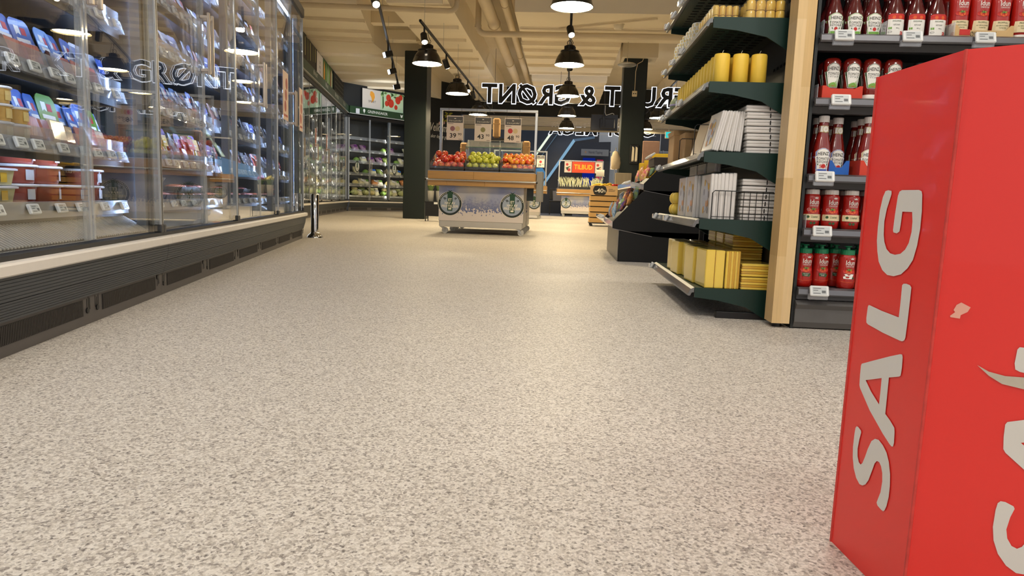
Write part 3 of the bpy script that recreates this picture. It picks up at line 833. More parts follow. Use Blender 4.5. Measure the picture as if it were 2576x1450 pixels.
FOIL = M('wrap_foil', (190, 200, 214), 0.18, 0.35, var=0.2, scale=40)
def film(name, rgb, rough=0.16):
    return M(name, rgb, rough, 0.0, var=0.25, scale=45, coat=0.6)
def rounded(w, h, r=0.03):
    p = [(-w / 2, 0), (w / 2, 0), (w / 2, h - r)]
    p += [(w / 2 - r + r * math.cos(a * PI / 8), h - r + r * math.sin(a * PI / 8)) for a in range(1, 4)]
    p += [(-w / 2 + r - r * math.cos(a * PI / 8), h - r + r * math.sin(a * PI / 8)) for a in range(3, 0, -1)]
    return p + [(-w / 2, h - r)]

def card_pack(card, meat, badge=True, w=0.105, h=0.19):
    def mk():
        g = G(); g.prism(rounded(w, h), 'y', -0.0015, 0.0015)
        o = tag(ob('cold_cut_pack', g, card), '', 'food pack')
        ob('clear_tray', G().cbox(-w * .42, w * .42, -0.02, -0.0016, 0.012, h * 0.5, 0.008), meat, o)
        if badge:
            g = G()
            g.poly([[(-0.03, h - 0.03), (-0.005, h - 0.03), (-0.005, h - 0.065), (-0.0175, h - 0.057), (-0.03, h - 0.065)]], flatY(-0.002), 0)
            g.rect(0.0, 0.026, h - 0.062, h - 0.034, flatY(-0.002), mi=1)
            g.rect(-0.035, 0.035, h * .52, h * .6, flatY(-0.002), mi=0)
            ob('brand_badge', g, [WHITE, M('badge_red', (196, 44, 44), 0.5)], o)
        return o
    return Kind(mk)
def wrap_pack(skin, lbl, w=0.1, h=0.17):
    def mk():
        rings = []
        n = 14
        for k in range(7):
            u = k / 6; z = u * h; b = 0.006 + 0.02 * math.sin(PI * min(1, u * 1.15 + .05)) ** 0.6 if 0 < k < 6 else 0.003
            ww = w / 2 * (1.0 if k in (0, 6) else 0.93)
            rings.append([(ww * math.cos(2 * PI * i / n) * (1 + random.uniform(-.04, .04)), b * math.sin(2 * PI * i / n) * random.uniform(.75, 1.2), z + random.uniform(-.003, .003)) for i in range(n)])
        o = tag(ob('vacuum_pack', G().loft(rings), skin), '', 'food pack')
        g = G(); g.rect(-w * .36, w * .36, h * .48, h * .86, flatY(-0.027), mi=0); g.rect(-w * .3, w * .1, h * .6, h * .66, flatY(-0.0275), mi=1)
        ob('paper_label', g, [lbl, WHITE], o)
        return o
    return Kind(mk)
def tub(body, lid, lbl, r=0.06, h=0.052, cat='tub', name='lidded_tub', square=False):
    def mk():
        o = thing(name, '', cat)
        n = 4 if square else 20
        rot = PI / 4 if square else 0
        f = 1.35 if square else 1
        def ring(rr, z): return [(rr * f * math.cos(2 * PI * i / n + rot), rr * f * math.sin(2 * PI * i / n + rot), z) for i in range(n)]
        ob('pot', G().loft([ring(r * .8, 0), ring(r * .84, 0.004), ring(r * .95, h * .95)], smooth=not square), body, o)
        ob('lid', G().loft([ring(r * 1.03, h * .93), ring(r * 1.06, h * .95), ring(r * 1.06, h * 1.05), ring(r * .98, h * 1.09)], smooth=not square), lid, o)
        rr = r * 0.92
        fn = (lambda a, b: (a, -rr * .98, b)) if square else (lambda a, b: (rr * math.sin(a / rr), -rr * math.cos(a / rr) - 0.001, b))
        ob('paper_label', G().rect(-0.018, 0.018, h * .2, h * .8, fn, nx=3), lbl, o)
        return o
    return Kind(mk)
PINKM = film('sliced_ham', (214, 138, 122)); REDM = film('sausage_red', (168, 62, 42)); PALEM = film('turkey_pale', (216, 190, 160)); DARKM = film('dark_salami', (92, 44, 40))
CARDB = M('card_blue', (54, 98, 178), 0.35, var=0.15, coat=0.3); CARDLB = M('card_light_blue', (112, 152, 208), 0.35, var=0.15, coat=0.3); CARDG = M('card_green', (96, 140, 44), 0.35, var=0.12); CARDY = M('card_yellow', (218, 176, 40), 0.35, var=0.15); CARDW = M('card_white', (214, 214, 220), 0.3, var=0.12); CARDP = M('card_purple', (118, 84, 168), 0.35, var=0.12); CARDK = M('card_black', (32, 34, 42), 0.3, var=0.15)
KB = {
 'blue': (card_pack(CARDB, PINKM), 'blue carded cold cut pack'), 'lblue': (card_pack(CARDLB, DARKM), 'light blue carded cold cut pack'),
 'green': (card_pack(CARDG, PALEM), 'green carded cold cut pack'), 'yellow': (card_pack(CARDY, PALEM), 'yellow carded cheese pack'),
 'white': (card_pack(CARDW, PINKM, False), 'white carded cold cut pack'), 'purple': (card_pack(CARDP, REDM, False), 'purple sausage pack'),
 'vred': (wrap_pack(film('vac_red', (176, 66, 48)), M('lbl_red', (190, 60, 40), 0.4)), 'red vacuum sausage pack'),
 'vorange': (wrap_pack(film('vac_orange', (222, 128, 84)), M('lbl_org', (226, 110, 60), 0.4)), 'orange vacuum salmon pack'),
 'vsilver': (wrap_pack(film('vac_silver', (176, 184, 200), 0.1), M('lbl_blue', (60, 84, 150), 0.4)), 'silvery vacuum meat pack'),
 'vdark': (wrap_pack(film('vac_dark', (40, 44, 52), 0.1), M('lbl_dark', (50, 62, 88), 0.4)), 'dark vacuum meat pack'),
 'vpink': (wrap_pack(film('vac_pink', (202, 150, 148), 0.12), CARDW), 'pink vacuum ham pack'),
 'vyellow': (wrap_pack(film('vac_yellow', (212, 196, 90), 0.12), CARDY), 'yellow wrapped grated cheese pack'),
}
LV = ['bottom', 'second', 'third', 'fourth', 'fifth', 'sixth', 'seventh']
count_lv = {}
def row(frame, z, lv, x0, x1, kinds, pitch, where, y=0.185, tilt=0.33, sc=1.0):
    x = x0; i = 0
    while x < x1:
        k = kinds[i % len(kinds)]
        kd, nm = KB[k]
        c = count_lv[(lv, k)] = count_lv.get((lv, k), -1) + 1
        s = sc * random.uniform(0.93, 1.06)
        kd.put(wl(frame, x, y + random.uniform(-.008, .012), z + 0.003), rot=(-(tilt + random.uniform(-.07, .07)), random.uniform(-.06, .06), frame[1] + random.uniform(-.16, .16)),
               label='%s, %s such on the %s shelf of the long cabinet' % (nm, nth(c), LV[lv]), group='packs on the %s chilled shelf' % LV[lv], scale=(s, s, s))
        x += pitch * random.uniform(0.92, 1.1); i += 1
WH = 'long chilled cabinet'
Z = [0.42] + [z for z, d in SH1]
# stretch of the near unit left of the picture
row(FR1, Z[1], 1, -0.75, 0.2, ['blue', 'green', 'vpink', 'lblue'], 0.1, WH)
row(FR1, Z[2], 2, -0.75, 0.14, ['vsilver', 'white', 'blue'], 0.1, WH)
row(FR1, Z[3], 3, -0.75, 0.45, ['yellow', 'white', 'vpink'], 0.11, WH)
row(FR1, Z[4], 4, -0.75, 0.95, ['white', 'vsilver', 'vyellow'], 0.12, WH)
# second level
row(FR1, Z[1], 1, 0.62, 1.25, ['blue', 'blue', 'green', 'lblue'], 0.085, WH)
row(FR1, Z[1], 1, 1.34, 1.95, ['blue', 'vorange', 'vsilver', 'vorange', 'blue', 'vpink'], 0.08, WH)
row(FR1, Z[1], 1, 1.97, 2.6, ['vyellow', 'purple', 'vsilver', 'purple', 'vred', 'vred'], 0.085, WH)
row(FR1, Z[1], 1, 2.72, 5.35, ['vdark', 'vsilver', 'vdark', 'vred', 'vdark', 'vsilver'], 0.095, WH)
# third level
row(FR1, Z[2], 2, 0.46, 1.0, ['lblue', 'blue', 'blue', 'lblue'], 0.085, WH)
row(FR1, Z[2], 2, 1.0, 1.25, ['vsilver', 'white'], 0.1, WH)
row(FR1, Z[2], 2, 1.34, 2.6, ['vsilver', 'lblue', 'vsilver', 'vpink', 'blue'], 0.085, WH)
row(FR1, Z[2], 2, 2.72, 5.35, ['vsilver', 'vdark', 'vpink', 'vsilver', 'vdark'], 0.1, WH)
# fourth level and up
row(FR1, Z[3], 3, 0.5, 1.25, ['lblue', 'white', 'yellow'], 0.1, WH)
row(FR1, Z[3], 3, 1.3, 1.75, ['yellow', 'vyellow', 'white'], 0.1, WH)
row(FR1, Z[3], 3, 1.75, 5.35, ['vsilver', 'blue', 'vpink', 'vsilver', 'vdark', 'lblue'], 0.11, WH)
row(FR1, Z[4], 4, 1.0, 1.9, ['yellow', 'yellow', 'vyellow', 'white'], 0.105, WH)
row(FR1, Z[4], 4, 1.95, 5.35, ['white', 'vpink', 'vsilver', 'vred', 'white', 'vsilver'], 0.12, WH)
row(FR1, Z[5], 5, 1.7, 5.35, ['vsilver', 'white', 'vpink', 'vred', 'white'], 0.13, WH)
row(FR1, Z[6], 6, 2.6, 5.35, ['white', 'vsilver', 'vpink', 'yellow'], 0.15, WH)
# bottom deck
REDT = tub(film('paprika_tub', (164, 70, 50), 0.3), M('tub_lid', (232, 228, 226), 0.35, coat=.3), CARDW, 0.072, 0.06)
YELT = tub(film('salad_tub', (196, 186, 128), 0.3), M('tub_lid', (232, 228, 226), 0.35, coat=.3), CARDY, 0.068, 0.052, square=True)
GRNT = tub(film('green_tub', (110, 176, 70), 0.25), glass('tub_lid_clear', (0.9, 0.95, 0.9), 2.0, 0.05, 0.25), CARDG, 0.055, 0.055, square=True)
CUP = tub(film('custard_cup', (222, 178, 92), 0.25), M('cup_lid', (240, 238, 236), 0.3, coat=.4), M('cup_label', (240, 214, 140), 0.4), 0.04, 0.05, name='dessert_cup', cat='dessert cup')
for c, (x, n) in enumerate(((0.28, 2), (0.40, 2))):
    for k in range(n):
        YELT.put(wl(FR1, x, 0.235, 0.425 + k * 0.0585), FR1[1], 'pale yellow square salad tub, %s of the %s stack' % (('lower', 'upper')[k], nth(c)), 'salad tubs on the bottom deck')
for c, (x, n) in enumerate(((0.57, 3), (0.74, 3), (0.92, 1), (1.09, 2))):
    for k in range(n):
        REDT.put(wl(FR1, x, 0.235, 0.425 + k * 0.067), FR1[1] + random.uniform(-.3, .3), 'red tub with white lid, %s from below in the %s red stack' % (nth(k), nth(c)), 'red tubs on the bottom deck')
for c, x in enumerate((0.23, 0.35)):
    for k in range(2):
        GRNT.put(wl(FR1, x, 0.22, 0.889 + k * 0.062), FR1[1], 'green square tub, %s of the %s green stack on the third shelf' % (('lower', 'upper')[k], nth(c)), 'green tubs on the third shelf')
for c, (x, n) in enumerate(((0.32, 4), (0.42, 3), (0.52, 2))):
    for k in range(n):
        CUP.put(wl(FR1, x, 0.19, 0.634 + k * 0.056), FR1[1], 'golden dessert cup with white lid, %s from below in the %s cup stack' % (nth(k), nth(c)), 'dessert cups on the second shelf')
def meat_tray_kind(col, lbl):
    def mk():
        o = thing('meat_tray', '', 'food pack')
        ob('tray', G().loft([[(sx * .085, sy * .055, 0) for sx, sy in ((-1, -1), (1, -1), (1, 1), (-1, 1))], [(sx * .1, sy * .068, 0.028) for sx, sy in ((-1, -1), (1, -1), (1, 1), (-1, 1))]], smooth=False), M('black_tray', (30, 30, 32), 0.3), o)
        ob('meat', G().ellip((0, 0, 0.028), 0.09, 0.06, 0.016, 12, 6, jit=0.08), col, o)
        ob('paper_label', G().rect(-0.04, 0.01, -0.03, 0.03, lambda a, b: (a, b, 0.0455)), lbl, o)
        return o
    return Kind(mk)
MT = [(meat_tray_kind(PINKM, CARDW), 'pink sliced ham tray'), (meat_tray_kind(film('salmon', (226, 120, 76)), CARDW), 'orange salmon tray'), (meat_tray_kind(film('beef', (150, 50, 46)), CARDW), 'dark red minced beef tray')]
x = 1.36; i = 0; cnt = [0, 0, 0]
while x < 5.3:
    h = [4, 2, 3, 1, 2, 2, 1][i % 7] if x < 2.4 else random.choice((1, 1, 2))
    kd, nm = MT[0 if x < 2.0 else (i % 3)]
    q = 0 if x < 2.0 else (i % 3)
    cnt[q] += 1
    for k in range(h):
        kd.put(wl(FR1, x, 0.25 + random.uniform(-.01, .01), 0.424 + k * 0.046), FR1[1] + random.uniform(-.08, .08), '%s, %s from below in the %s such stack' % (nm, nth(k), nth(cnt[q] - 1)), 'meat trays on the bottom deck')
    x += 0.225; i += 1

# vegetables ---------------------------------------------------------
def bag(skin, lbl, w=0.2, h=0.22, d=0.07):
    def mk():
        n = 14; rings = []
        for k in range(8):
            u = k / 7; b = d * math.sin(PI * (u * .92 + .04)) ** .5 if 0 < k < 7 else 0.006
            ww = w / 2 * (1 if k in (0, 7) else 0.9 + .08 * math.sin(PI * u))
            rings.append([(ww * math.cos(2 * PI * i / n) * (1 + random.uniform(-.07, .07)), b * math.sin(2 * PI * i / n) * random.uniform(.7, 1.25), u * h + random.uniform(-.008, .008)) for i in range(n)])
        o = tag(ob('vegetable_bag', G().loft(rings), skin), '', 'vegetable bag')
        ob('printed_label', G().poly([[(-w * .25, h * .35), (w * .25, h * .3), (w * .28, h * .62), (-w * .22, h * .66)]], flatY(-d * 1.12)), lbl, o)
        return o
    return Kind(mk)
def head(skin, r=0.085, squash=0.85):
    def mk():
        g = G()
        g.ellip((0, 0, r * squash), r, r, r * squash, 14, 9, jit=0.10)
        o = tag(ob('lettuce_head', g, skin), '', 'vegetable')
        g = G()
        for k in range(7):
            a = k * 0.9; c, s = math.cos(a), math.sin(a)
            lf = [(0.2, .3), (0.75, .55), (1.08, 1.0), (.8, 1.5), (.35, 1.8)]
            vs = []
            for t, z in lf:
                for q in (-.42, 0, .42):
                    rr = r * t * (1 + .1 * random.random()); aa = a + q
                    vs.append((rr * math.cos(aa), rr * math.sin(aa), r * squash * z + random.uniform(-.006, .006)))
            g.add(vs, [(j * 3 + i, j * 3 + i + 1, j * 3 + i + 4, j * 3 + i + 3) for j in range(4) for i in range(2)], 0, True)
        ob('outer_leaves', g, skin, o)['kind'] = 'stuff'
        return o
    return Kind(mk)
VEG = {
 'palebag': (bag(film('veg_pale', (222, 214, 176), 0.3), CARDW), 'pale vegetable bag'), 'greenbag': (bag(film('veg_green', (132, 152, 80), 0.3), CARDW), 'green salad bag'),
 'purplebag': (bag(film('veg_purple', (150, 116, 140), 0.3), M('purple_label', (96, 44, 110), 0.4)), 'purple printed vegetable bag'), 'whitebag': (bag(film('veg_white', (224, 220, 204), 0.3), M('lbl_green2', (110, 150, 70), 0.5)), 'white mushroom bag'),
 'bluebag': (bag(film('veg_pale', (222, 214, 176), 0.3), M('lbl_blue2', (50, 110, 200), 0.4)), 'pale bag with blue print'), 'orangebag': (bag(film('veg_orange', (222, 150, 90), 0.3), CARDW), 'orange carrot bag'),
 'lettuce': (head(film('lettuce_green', (120, 156, 66), 0.45)), 'green lettuce head'), 'cabbage': (head(film('cabbage_pale', (196, 200, 138), 0.45), 0.1), 'pale cabbage head'), 'yellow': (head(film('cauli', (222, 206, 140), 0.5), 0.085), 'creamy cauliflower head'),
}
vcount = {}
def vrow(frame, z, lv, x0, x1, kinds, pitch, where, y=0.26):
    x = x0; i = 0
    while x < x1:
        k = kinds[i % len(kinds)]; i += 1
        if k:
            kd, nm = VEG[k]
            c = vcount[(lv, k, where)] = vcount.get((lv, k, where), -1) + 1
            isb = k.endswith('bag')
            kd.put(wl(frame, x, y + random.uniform(-.02, .03), z + (0.02 if isb else 0.002)), rot=(-(random.uniform(.5, .9) if isb else random.uniform(-.2, .2)), random.uniform(-.25, .25), frame[1] + random.uniform(-.4, .4)),
                   label='%s, %s on the %s shelf of the %s' % (nm, nth(c), LV[lv], where), group='vegetables in the ' + where)
        x += pitch * random.uniform(.9, 1.12)
ZV = [0.42] + [z for z, d in SH2]
for fr, x0, x1, wh in ((FR2, -1.0, 4.75, 'left cooler'), (FR3, 0.22, 2.75, 'corner cooler')):
    vrow(fr, ZV[0], 0, x0, x1, ['lettuce', 'cabbage', 'palebag', 'cabbage', 'yellow', 'palebag'], 0.21, wh)
    vrow(fr, ZV[0] + 0.11, 0, x0 + 0.1, x1, ['palebag', 'yellow', 'greenbag', 'cabbage'], 0.24, wh + ' rear row', 0.42)
    vrow(fr, ZV[1], 1, x0, x1, ['whitebag', 'yellow', 'palebag', 'whitebag', 'orangebag'], 0.22, wh)
    vrow(fr, ZV[2], 2, x0, x1, ['palebag', 'bluebag', 'lettuce', 'bluebag', 'greenbag'], 0.3, wh)
    vrow(fr, ZV[3], 3, x0, x1, ['greenbag', 'lettuce', 'palebag', 'purplebag', 'purplebag'], 0.27, wh)
    vrow(fr, ZV[4], 4, x0, x1, ['lettuce', 'purplebag', 'purplebag', None, 'lettuce', 'purplebag', None, 'palebag'], 0.3, wh)
# chrome bollard at the end of the long cabinet
bo = thing('bollard', 'polished chrome bollard at the end of the chilled cabinet', 'bollard', (-2.68, 7.28, 0))
ob('post', G().lathe([(0.042, 0.03), (0.042, 0.46), (0.038, 0.468), (0.03, 0.47)], 20), CHROME, bo)
ob('foot_flange', G().lathe([(0.085, 0), (0.083, 0.012), (0.07, 0.032), (0.05, 0.045), (0.044, 0.06)], 22), CHROME, bo)

# ================================================================== green gondola on the right
GREEN = M('shelf_green', (9, 46, 38), 0.4, var=0.08, scale=8)
GREENK = M('shelf_back_black', (22, 26, 25), 0.45, var=0.12)
BIRCH = M('birch_post', (214, 182, 128), 0.5, var=0.13, scale=7, stretch=(14, 14, 0.7))
WIRE = M('black_wire', (20, 20, 20), 0.35)
gon = thing('shelf_gondola', 'dark green shelf unit of candles and napkins facing the aisle', 'shelf unit', (0.60, 3.07, 0))
GZ = [0.13, 0.435, 0.725, 1.02, 1.285, 1.55, 1.83]
LY = 1.26
bk = ob('back_panel', G().box(0.345, 0.36, 0.0, LY, 0.06, 2.2), GREENK, gon)
for k, z in enumerate(GZ):                                     # hook slots in the back panel
    for j in range(5):
        ob('hook_slot', G().box(0.3435, 0.3452, 0.06 + j * 0.05, 0.085 + j * 0.05, z + 0.10, z + 0.112), M('slot_black', (6, 6, 6), 0.8, var=0), bk)
for y in (-0.012, LY - 0.012):
    up = ob('upright', G().cbox(0.325, 0.372, y, y + 0.024, 0.0, 2.2, 0.003), GREEN, gon)
ob('foot', G().cbox(0.1, 0.37, 0.0, 0.03, 0.0, 0.03, 0.003), BLACK, gon)
teeth = G()
for k in range(70):
    teeth.box(0.372, 0.378, -0.008, 0.008, 0.06 + k * 0.03, 0.075 + k * 0.03)
tag(ob('notched_edge', teeth, M('notch_grey', (70, 76, 74), 0.4, 0.5), gon), kind='stuff')
RAIL = M('rail_alu', (118, 120, 120), 0.4, 0.5, var=0.05)
for k, z in enumerate(GZ):
    s = ob('shelf', G().cbox(0.0, 0.34, 0.0, LY, z - 0.016, z, 0.003), GREEN, gon)
    poly = [(0.0, z + 0.004), (0.0, z - 0.040), (0.10, z - 0.05), (0.225, z - 0.075), (0.31, z - 0.125), (0.342, z - 0.13), (0.342, z + 0.004)]
    for y in (0.0, LY - 0.006):
        br = ob('bracket', G().prism(poly, 'y', y - 0.004, y + 0.002), GREEN, s)
    ob('price_rail', G().prism([(-0.002, z + 0.004), (-0.016, z - 0.004), (-0.028, z - 0.026), (-0.028, z - 0.034), (-0.018, z - 0.034), (-0.012, z - 0.02), (-0.002, z - 0.018)], 'y', 0, LY), RAIL, s)
    ob('clear_insert', G().prism([(-0.017, z - 0.003), (-0.030, z - 0.026), (-0.031, z - 0.025), (-0.0185, z - 0.002)], 'y', 0.0, LY), glass('rail_insert', (0.85, 0.86, 0.88), 0.8, 0.1, 0.04), s)
    g = G()
    for i in range(5):
        for j in range(22):
            g.box(0.05 + i * 0.052, 0.085 + i * 0.052, 0.05 + j * 0.053, 0.062 + j * 0.053, z - 0.0175, z + 0.0008)
    tag(ob('perforations', g, M('slot_black', (6, 6, 6), 0.8, var=0), s), kind='stuff')
    for y in {0: (1.22,), 1: (0.75, 1.2), 2: (1.2,), 3: (0.55, 0.95, 1.2), 4: (0.6, 0.9, 1.2), 5: (0.7, 0.95, 1.2)}.get(k, ()):
        ob('price_tag', TAGME, None, s, (-0.034, y, z - 0.012), rot=(-0.5, 0, -PI / 2))
        ob('tag_clip', G().cbox(-0.05, -0.02, y - 0.02, y + 0.02, z - 0.03, z + 0.0, 0.003), CLEAR, s)
po = thing('end_post', 'tall pale birch post between candles and ketchup', 'post', (0.925, 2.938, 0))
# laminated staves
for i in range(2):
    for j, (z0, z1) in enumerate(((0.02, 0.42), (0.42, 0.98), (0.98, 1.6), (1.6, 2.3)) if i else ((0.02, 0.3), (0.3, 0.62), (0.62, 1.24), (1.24, 2.3))):
        m = M('birch_stave_%d' % ((i * 2 + j) % 3), [(214, 182, 128), (206, 172, 116), (220, 190, 140)][(i * 2 + j) % 3], 0.5, var=0.14, scale=6, stretch=(16, 16, 0.8))
        ob('stave', G().box(-0.036 + i * 0.036, 0 + i * 0.036, -0.052, 0.052, z0, z1), m, po)
ob('levelling_foot', G().cyl((0.0, 0, 0), (0.0, 0, 0.02), 0.02, n=12), BLACK, po)

# candles, napkins -----------------------------------------------------
X0, Y0 = 0.60, 3.07
CANDLE = M('yellow_wax', (246, 206, 74), 0.45, var=0.04, scale=50)
def mk_candle():
    o = tag(ob('pillar_candle', G().lathe([(0.031, 0), (0.0335, 0.003), (0.0335, 0.122), (0.031, 0.128), (0.02, 0.13), (0.004, 0.128)], 22), CANDLE), '', 'candle')
    ob('wick', G().tube([(0, 0, 0.127), (0.001, 0, 0.138), (0.005, 0.002, 0.146)], 0.0012, 5), M('wick', (230, 222, 200), 0.8), o)
    return o
CK = Kind(mk_candle)
for c, x in enumerate((0.045, 0.125, 0.203)):
    for r in range(14 if c == 0 else 5):
        CK.put((X0 + 0.015 + x, Y0 + 0.06 + r * 0.073, GZ[3] + 0.001), r, 'yellow pillar candle, %s from the near end in the %s row' % (nth(r), ('front', 'middle', 'rear')[c]), 'yellow pillar candles')
YN = M('yellow_napkin', (255, 218, 84), 0.55, var=0.06, scale=20); YN2 = M('yellow_napkin_edge', (226, 178, 44), 0.6, var=0.12, scale=60, stretch=(12, 0.3, 0.3)); WRAP = glass('napkin_wrap', (0.97, 0.97, 0.95), 0.9, 0.15, 0.02)
WN = M('white_napkin', (232, 228, 226), 0.55, var=0.05, scale=20); KRAFT = M('kraft', (196, 156, 104), 0.7, var=0.08)
def mk_block(name, cat, w, d, h, mats, layers=0, axis='x', wrap=True, art=None, dash=False):
    """napkin pack lying or standing: origin at base centre; leaves stacked along axis"""
    def mk():
        o = thing(name, '', cat)
        n = layers
        ext = {'x': w, 'y': d, 'z': h}[axis]
        for i in range(n):
            a = -ext / 2 + ext * i / n if axis != 'z' else ext * i / n
            b = a + ext / n * 0.94
            j = random.uniform(-.0012, .0012)
            if axis == 'x': g = G().cbox(a, b, -d / 2 + j, d / 2 + j, 0.0, h + j, 0.003)
            elif axis == 'z': g = G().cbox(-w / 2 + j, w / 2 + j, -d / 2 + j, d / 2 + j, a, b, 0.003)
            else: g = G().cbox(-w / 2 + j, w / 2 + j, a, b, 0, h + j, 0.003)
            ob('napkin_layer', g, mats[i % len(mats)], o)
        if wrap:
            ob('clear_wrap', G().cbox(-w / 2 - 0.002, w / 2 + 0.002, -d / 2 - 0.002, d / 2 + 0.002, -0.0005, h + 0.002, 0.006), WRAP, o)
        if dash:
            ob('black_mark', G().rect(w * .12, w * .12 + 0.006, h * .15, h * .85, flatY(-d / 2 - 0.0026)), BLACK, o)
        if art:
            art(o, w, d, h)
        return o
    return Kind(mk)
NAP = mk_block('napkin_pack', 'napkins', 0.062, 0.168, 0.168, [YN, YN2], 6)
NAPW = mk_block('napkin_pack', 'napkins', 0.085, 0.168, 0.17, [YN], 2)
NAPF = mk_block('napkin_pack', 'napkins', 0.138, 0.17, 0.056, [YN, YN2], 5, 'z')
z = GZ[0] + 0.0015
GN = 'yellow napkin packs on the lowest green shelf'
for r in range(5):
    y = Y0 + 0.1 + r * 0.185
    NAPW.put((X0 + 0.082 + (0, -.02, .0, -.03, -.02)[r], y, z), 0.06, 'thick standing yellow napkin pack, %s from the near end in the front row' % nth(r), GN)
    NAP.put((X0 + 0.162, y - 0.005, z), 0.02, 'thin standing yellow napkin pack, %s from the near end behind the thick ones' % nth(r), GN)
for r in range(4):
    for k in range(2 if r == 0 else 4):
        NAPF.put((X0 + 0.27, Y0 + 0.092 + r * 0.19, z + k * 0.0595), random.uniform(-.02, .02), 'flat yellow napkin pack, %s up in the %s stack from the near end' % (nth(k), nth(r)), GN)
def flower_art(o, w, d, h):
    g = G()
    fn = lambda a, b: (-w / 2 - 0.0024, a, b)
    for k in range(9):
        a = random.uniform(-d * .36, d * .36); b = random.uniform(h * .1, h * .9)
        g.disc(a, b, 0.012, 0.016, fn, 8, k % 3)
    g.disc(0, h * .5, d * .3, h * .34, lambda a, b: (-w / 2 - 0.0022, a, b), 14, 3)
    ob('flower_print', g, [M('print_yellow', (226, 176, 60), 0.6), M('print_orange', (216, 150, 90), 0.6), M('print_grey', (150, 146, 150), 0.6), M('print_light', (206, 206, 210), 0.6)], o)
WST = mk_block('napkin_pack', 'napkins', 0.045, 0.2, 0.2, [WN], 3, art=flower_art)
WST2 = mk_block('napkin_pack', 'napkins', 0.068, 0.2, 0.205, [WN], 4)
WFL = mk_block('napkin_pack', 'napkins', 0.205, 0.19, 0.027, [WN], 2, 'z', dash=True)
z = GZ[1] + 0.0015; GN = 'white napkin packs on the second green shelf'
for r, (yy, xs) in enumerate(((0.12, (0.075, 0.13)), (0.36, (0.05, 0.1)), (0.6, (0.05, 0.1)))):
    for c, xx in enumerate(xs):
        (WST if (c == 0) else WST2).put((X0 + xx - 0.01, Y0 + yy, z), 0, '%s standing white napkin pack, %s row from the near end' % (('flower printed', 'plain')[c], nth(r)), GN)
for k in range(6):
    WFL.put((X0 + 0.258, Y0 + 0.115, z + k * 0.031), random.uniform(-.025, .025), 'flat white napkin pack, %s up in the stack behind the wire rack' % nth(k), GN, scale=(0.8, 1, 1))
def wire_rack(name, label, loc, w, h, n, rz=0):
    t = thing(name, label, 'wire divider', loc, rz)
    ob('frame_wire', G().tube([(0, 0, 0), (0, 0, h - 0.01), (0.01, 0, h), (w - 0.01, 0, h), (w, 0, h - 0.01), (w, 0, 0), (0, 0, 0)], 0.0022, 6), WIRE, t)
    for i in range(1, n):
        ob('upright_wire', G().cyl((w * i / n, 0, 0), (w * i / n, 0, h), 0.0016, n=5), WIRE, t)
    ob('cross_wire', G().cyl((0, 0, 0.012), (w, 0, 0.012), 0.0016, n=5), WIRE, t)
wire_rack('wire_divider', 'black wire divider in front of the white napkin stack', (X0 + 0.05, Y0 + 0.008, GZ[1] + 0.003), 0.27, 0.125, 10)
ROLL = M('yellow_roll', (240, 206, 84), 0.4, var=0.1)
def mk_rolls():
    o = thing('candle_pack', '', 'candles')
    for k in range(2):
        for i in range(2):
            ob('ball_candle', G().ellip((i * 0.045 - 0.0225, 0, 0.033 + k * 0.062), 0.026, 0.03, 0.033, 12, 8), ROLL, o)
    return o
RK = Kind(mk_rolls)
for r in range(2):
    RK.put((X0 + 0.05, Y0 + 0.82 + r * 0.09, GZ[1] + 0.001), 0, ['nearer', 'farther'][r] + ' yellow ball candle pack beside the printed napkins', 'ball candle packs')
# third shelf: leaning printed packs, tall white stack, kraft boxes
z = GZ[2] + 0.0015; GN = 'napkin packs on the third green shelf'
LEAN = mk_block('napkin_pack', 'napkins', 0.03, 0.19, 0.175, [WN], 3, art=flower_art)
for i in range(4):
    LEAN.put((X0 + 0.045 + i * 0.034, Y0 + 0.115 + 0.01 * i, z + 0.009), rot=(0, 0.22 - 0.05 * i, 0.05), label='leaning flower printed napkin pack, %s from the aisle' % nth(i), group=GN)
for k in range(7):
    WFL.put((X0 + 0.261 - 0.002 * k, Y0 + 0.115, z + k * 0.030), random.uniform(-.02, .02), 'flat white napkin pack, %s up in the tall third shelf stack' % nth(k), GN, scale=(0.77, 1, 1))
for k in range(2):
    for r in range(3):
        if k and r == 1: continue
        WFL.put((X0 + 0.14, Y0 + 0.38 + r * 0.24, z + k * 0.15), rot=(0, -PI / 2 + .02, 0), label='white napkin pack on edge, %s in the %s layer of shelf three' % (nth(r), ('lower', 'upper')[k]), group=GN, scale=(.7, 1, 1)) if k == 0 else None
def kbox(label, x0, x1, y0, y1, zb, h):
    t = thing('kraft_box', label, 'box', (X0 + (x0 + x1) / 2, Y0 + (y0 + y1) / 2, zb))
    w_, d_ = (x1 - x0) / 2, (y1 - y0) / 2
    ob('carton', G().cbox(-w_, w_, -d_, d_, 0, h, 0.003), KRAFT, t)
    ob('flap', G().cbox(-w_ - 0.004, w_ * 0.2, -d_ - 0.003, d_ + 0.003, h - 0.028, h + 0.002, 0.002), KRAFT, t)
    ob('black_slit', G().rect(-0.004, 0.004, h * .82, h * .97, flatY(-d_ - 0.0036)), BLACK, t)
kbox('tall kraft cardboard box at the far end of the third shelf', 0.02, 0.2, 1.0, 1.2, z, 0.19)
kbox('low kraft cardboard box behind the wire dividers', 0.05, 0.22, 0.8, 0.97, z, 0.16)
PK = M('brown_print', (150, 116, 96), 0.4, var=0.4, scale=18)
PRN = mk_block('napkin_pack', 'napkins', 0.03, 0.19, 0.17, [PK], 2)
for i in range(3):
    PRN.put((X0 + 0.055 + i * 0.034, Y0 + 0.44 + 0.03 * i, z + 0.009), rot=(0, 0.25, 0.06), label='leaning brown printed napkin pack, %s from the aisle' % nth(i), group=GN)
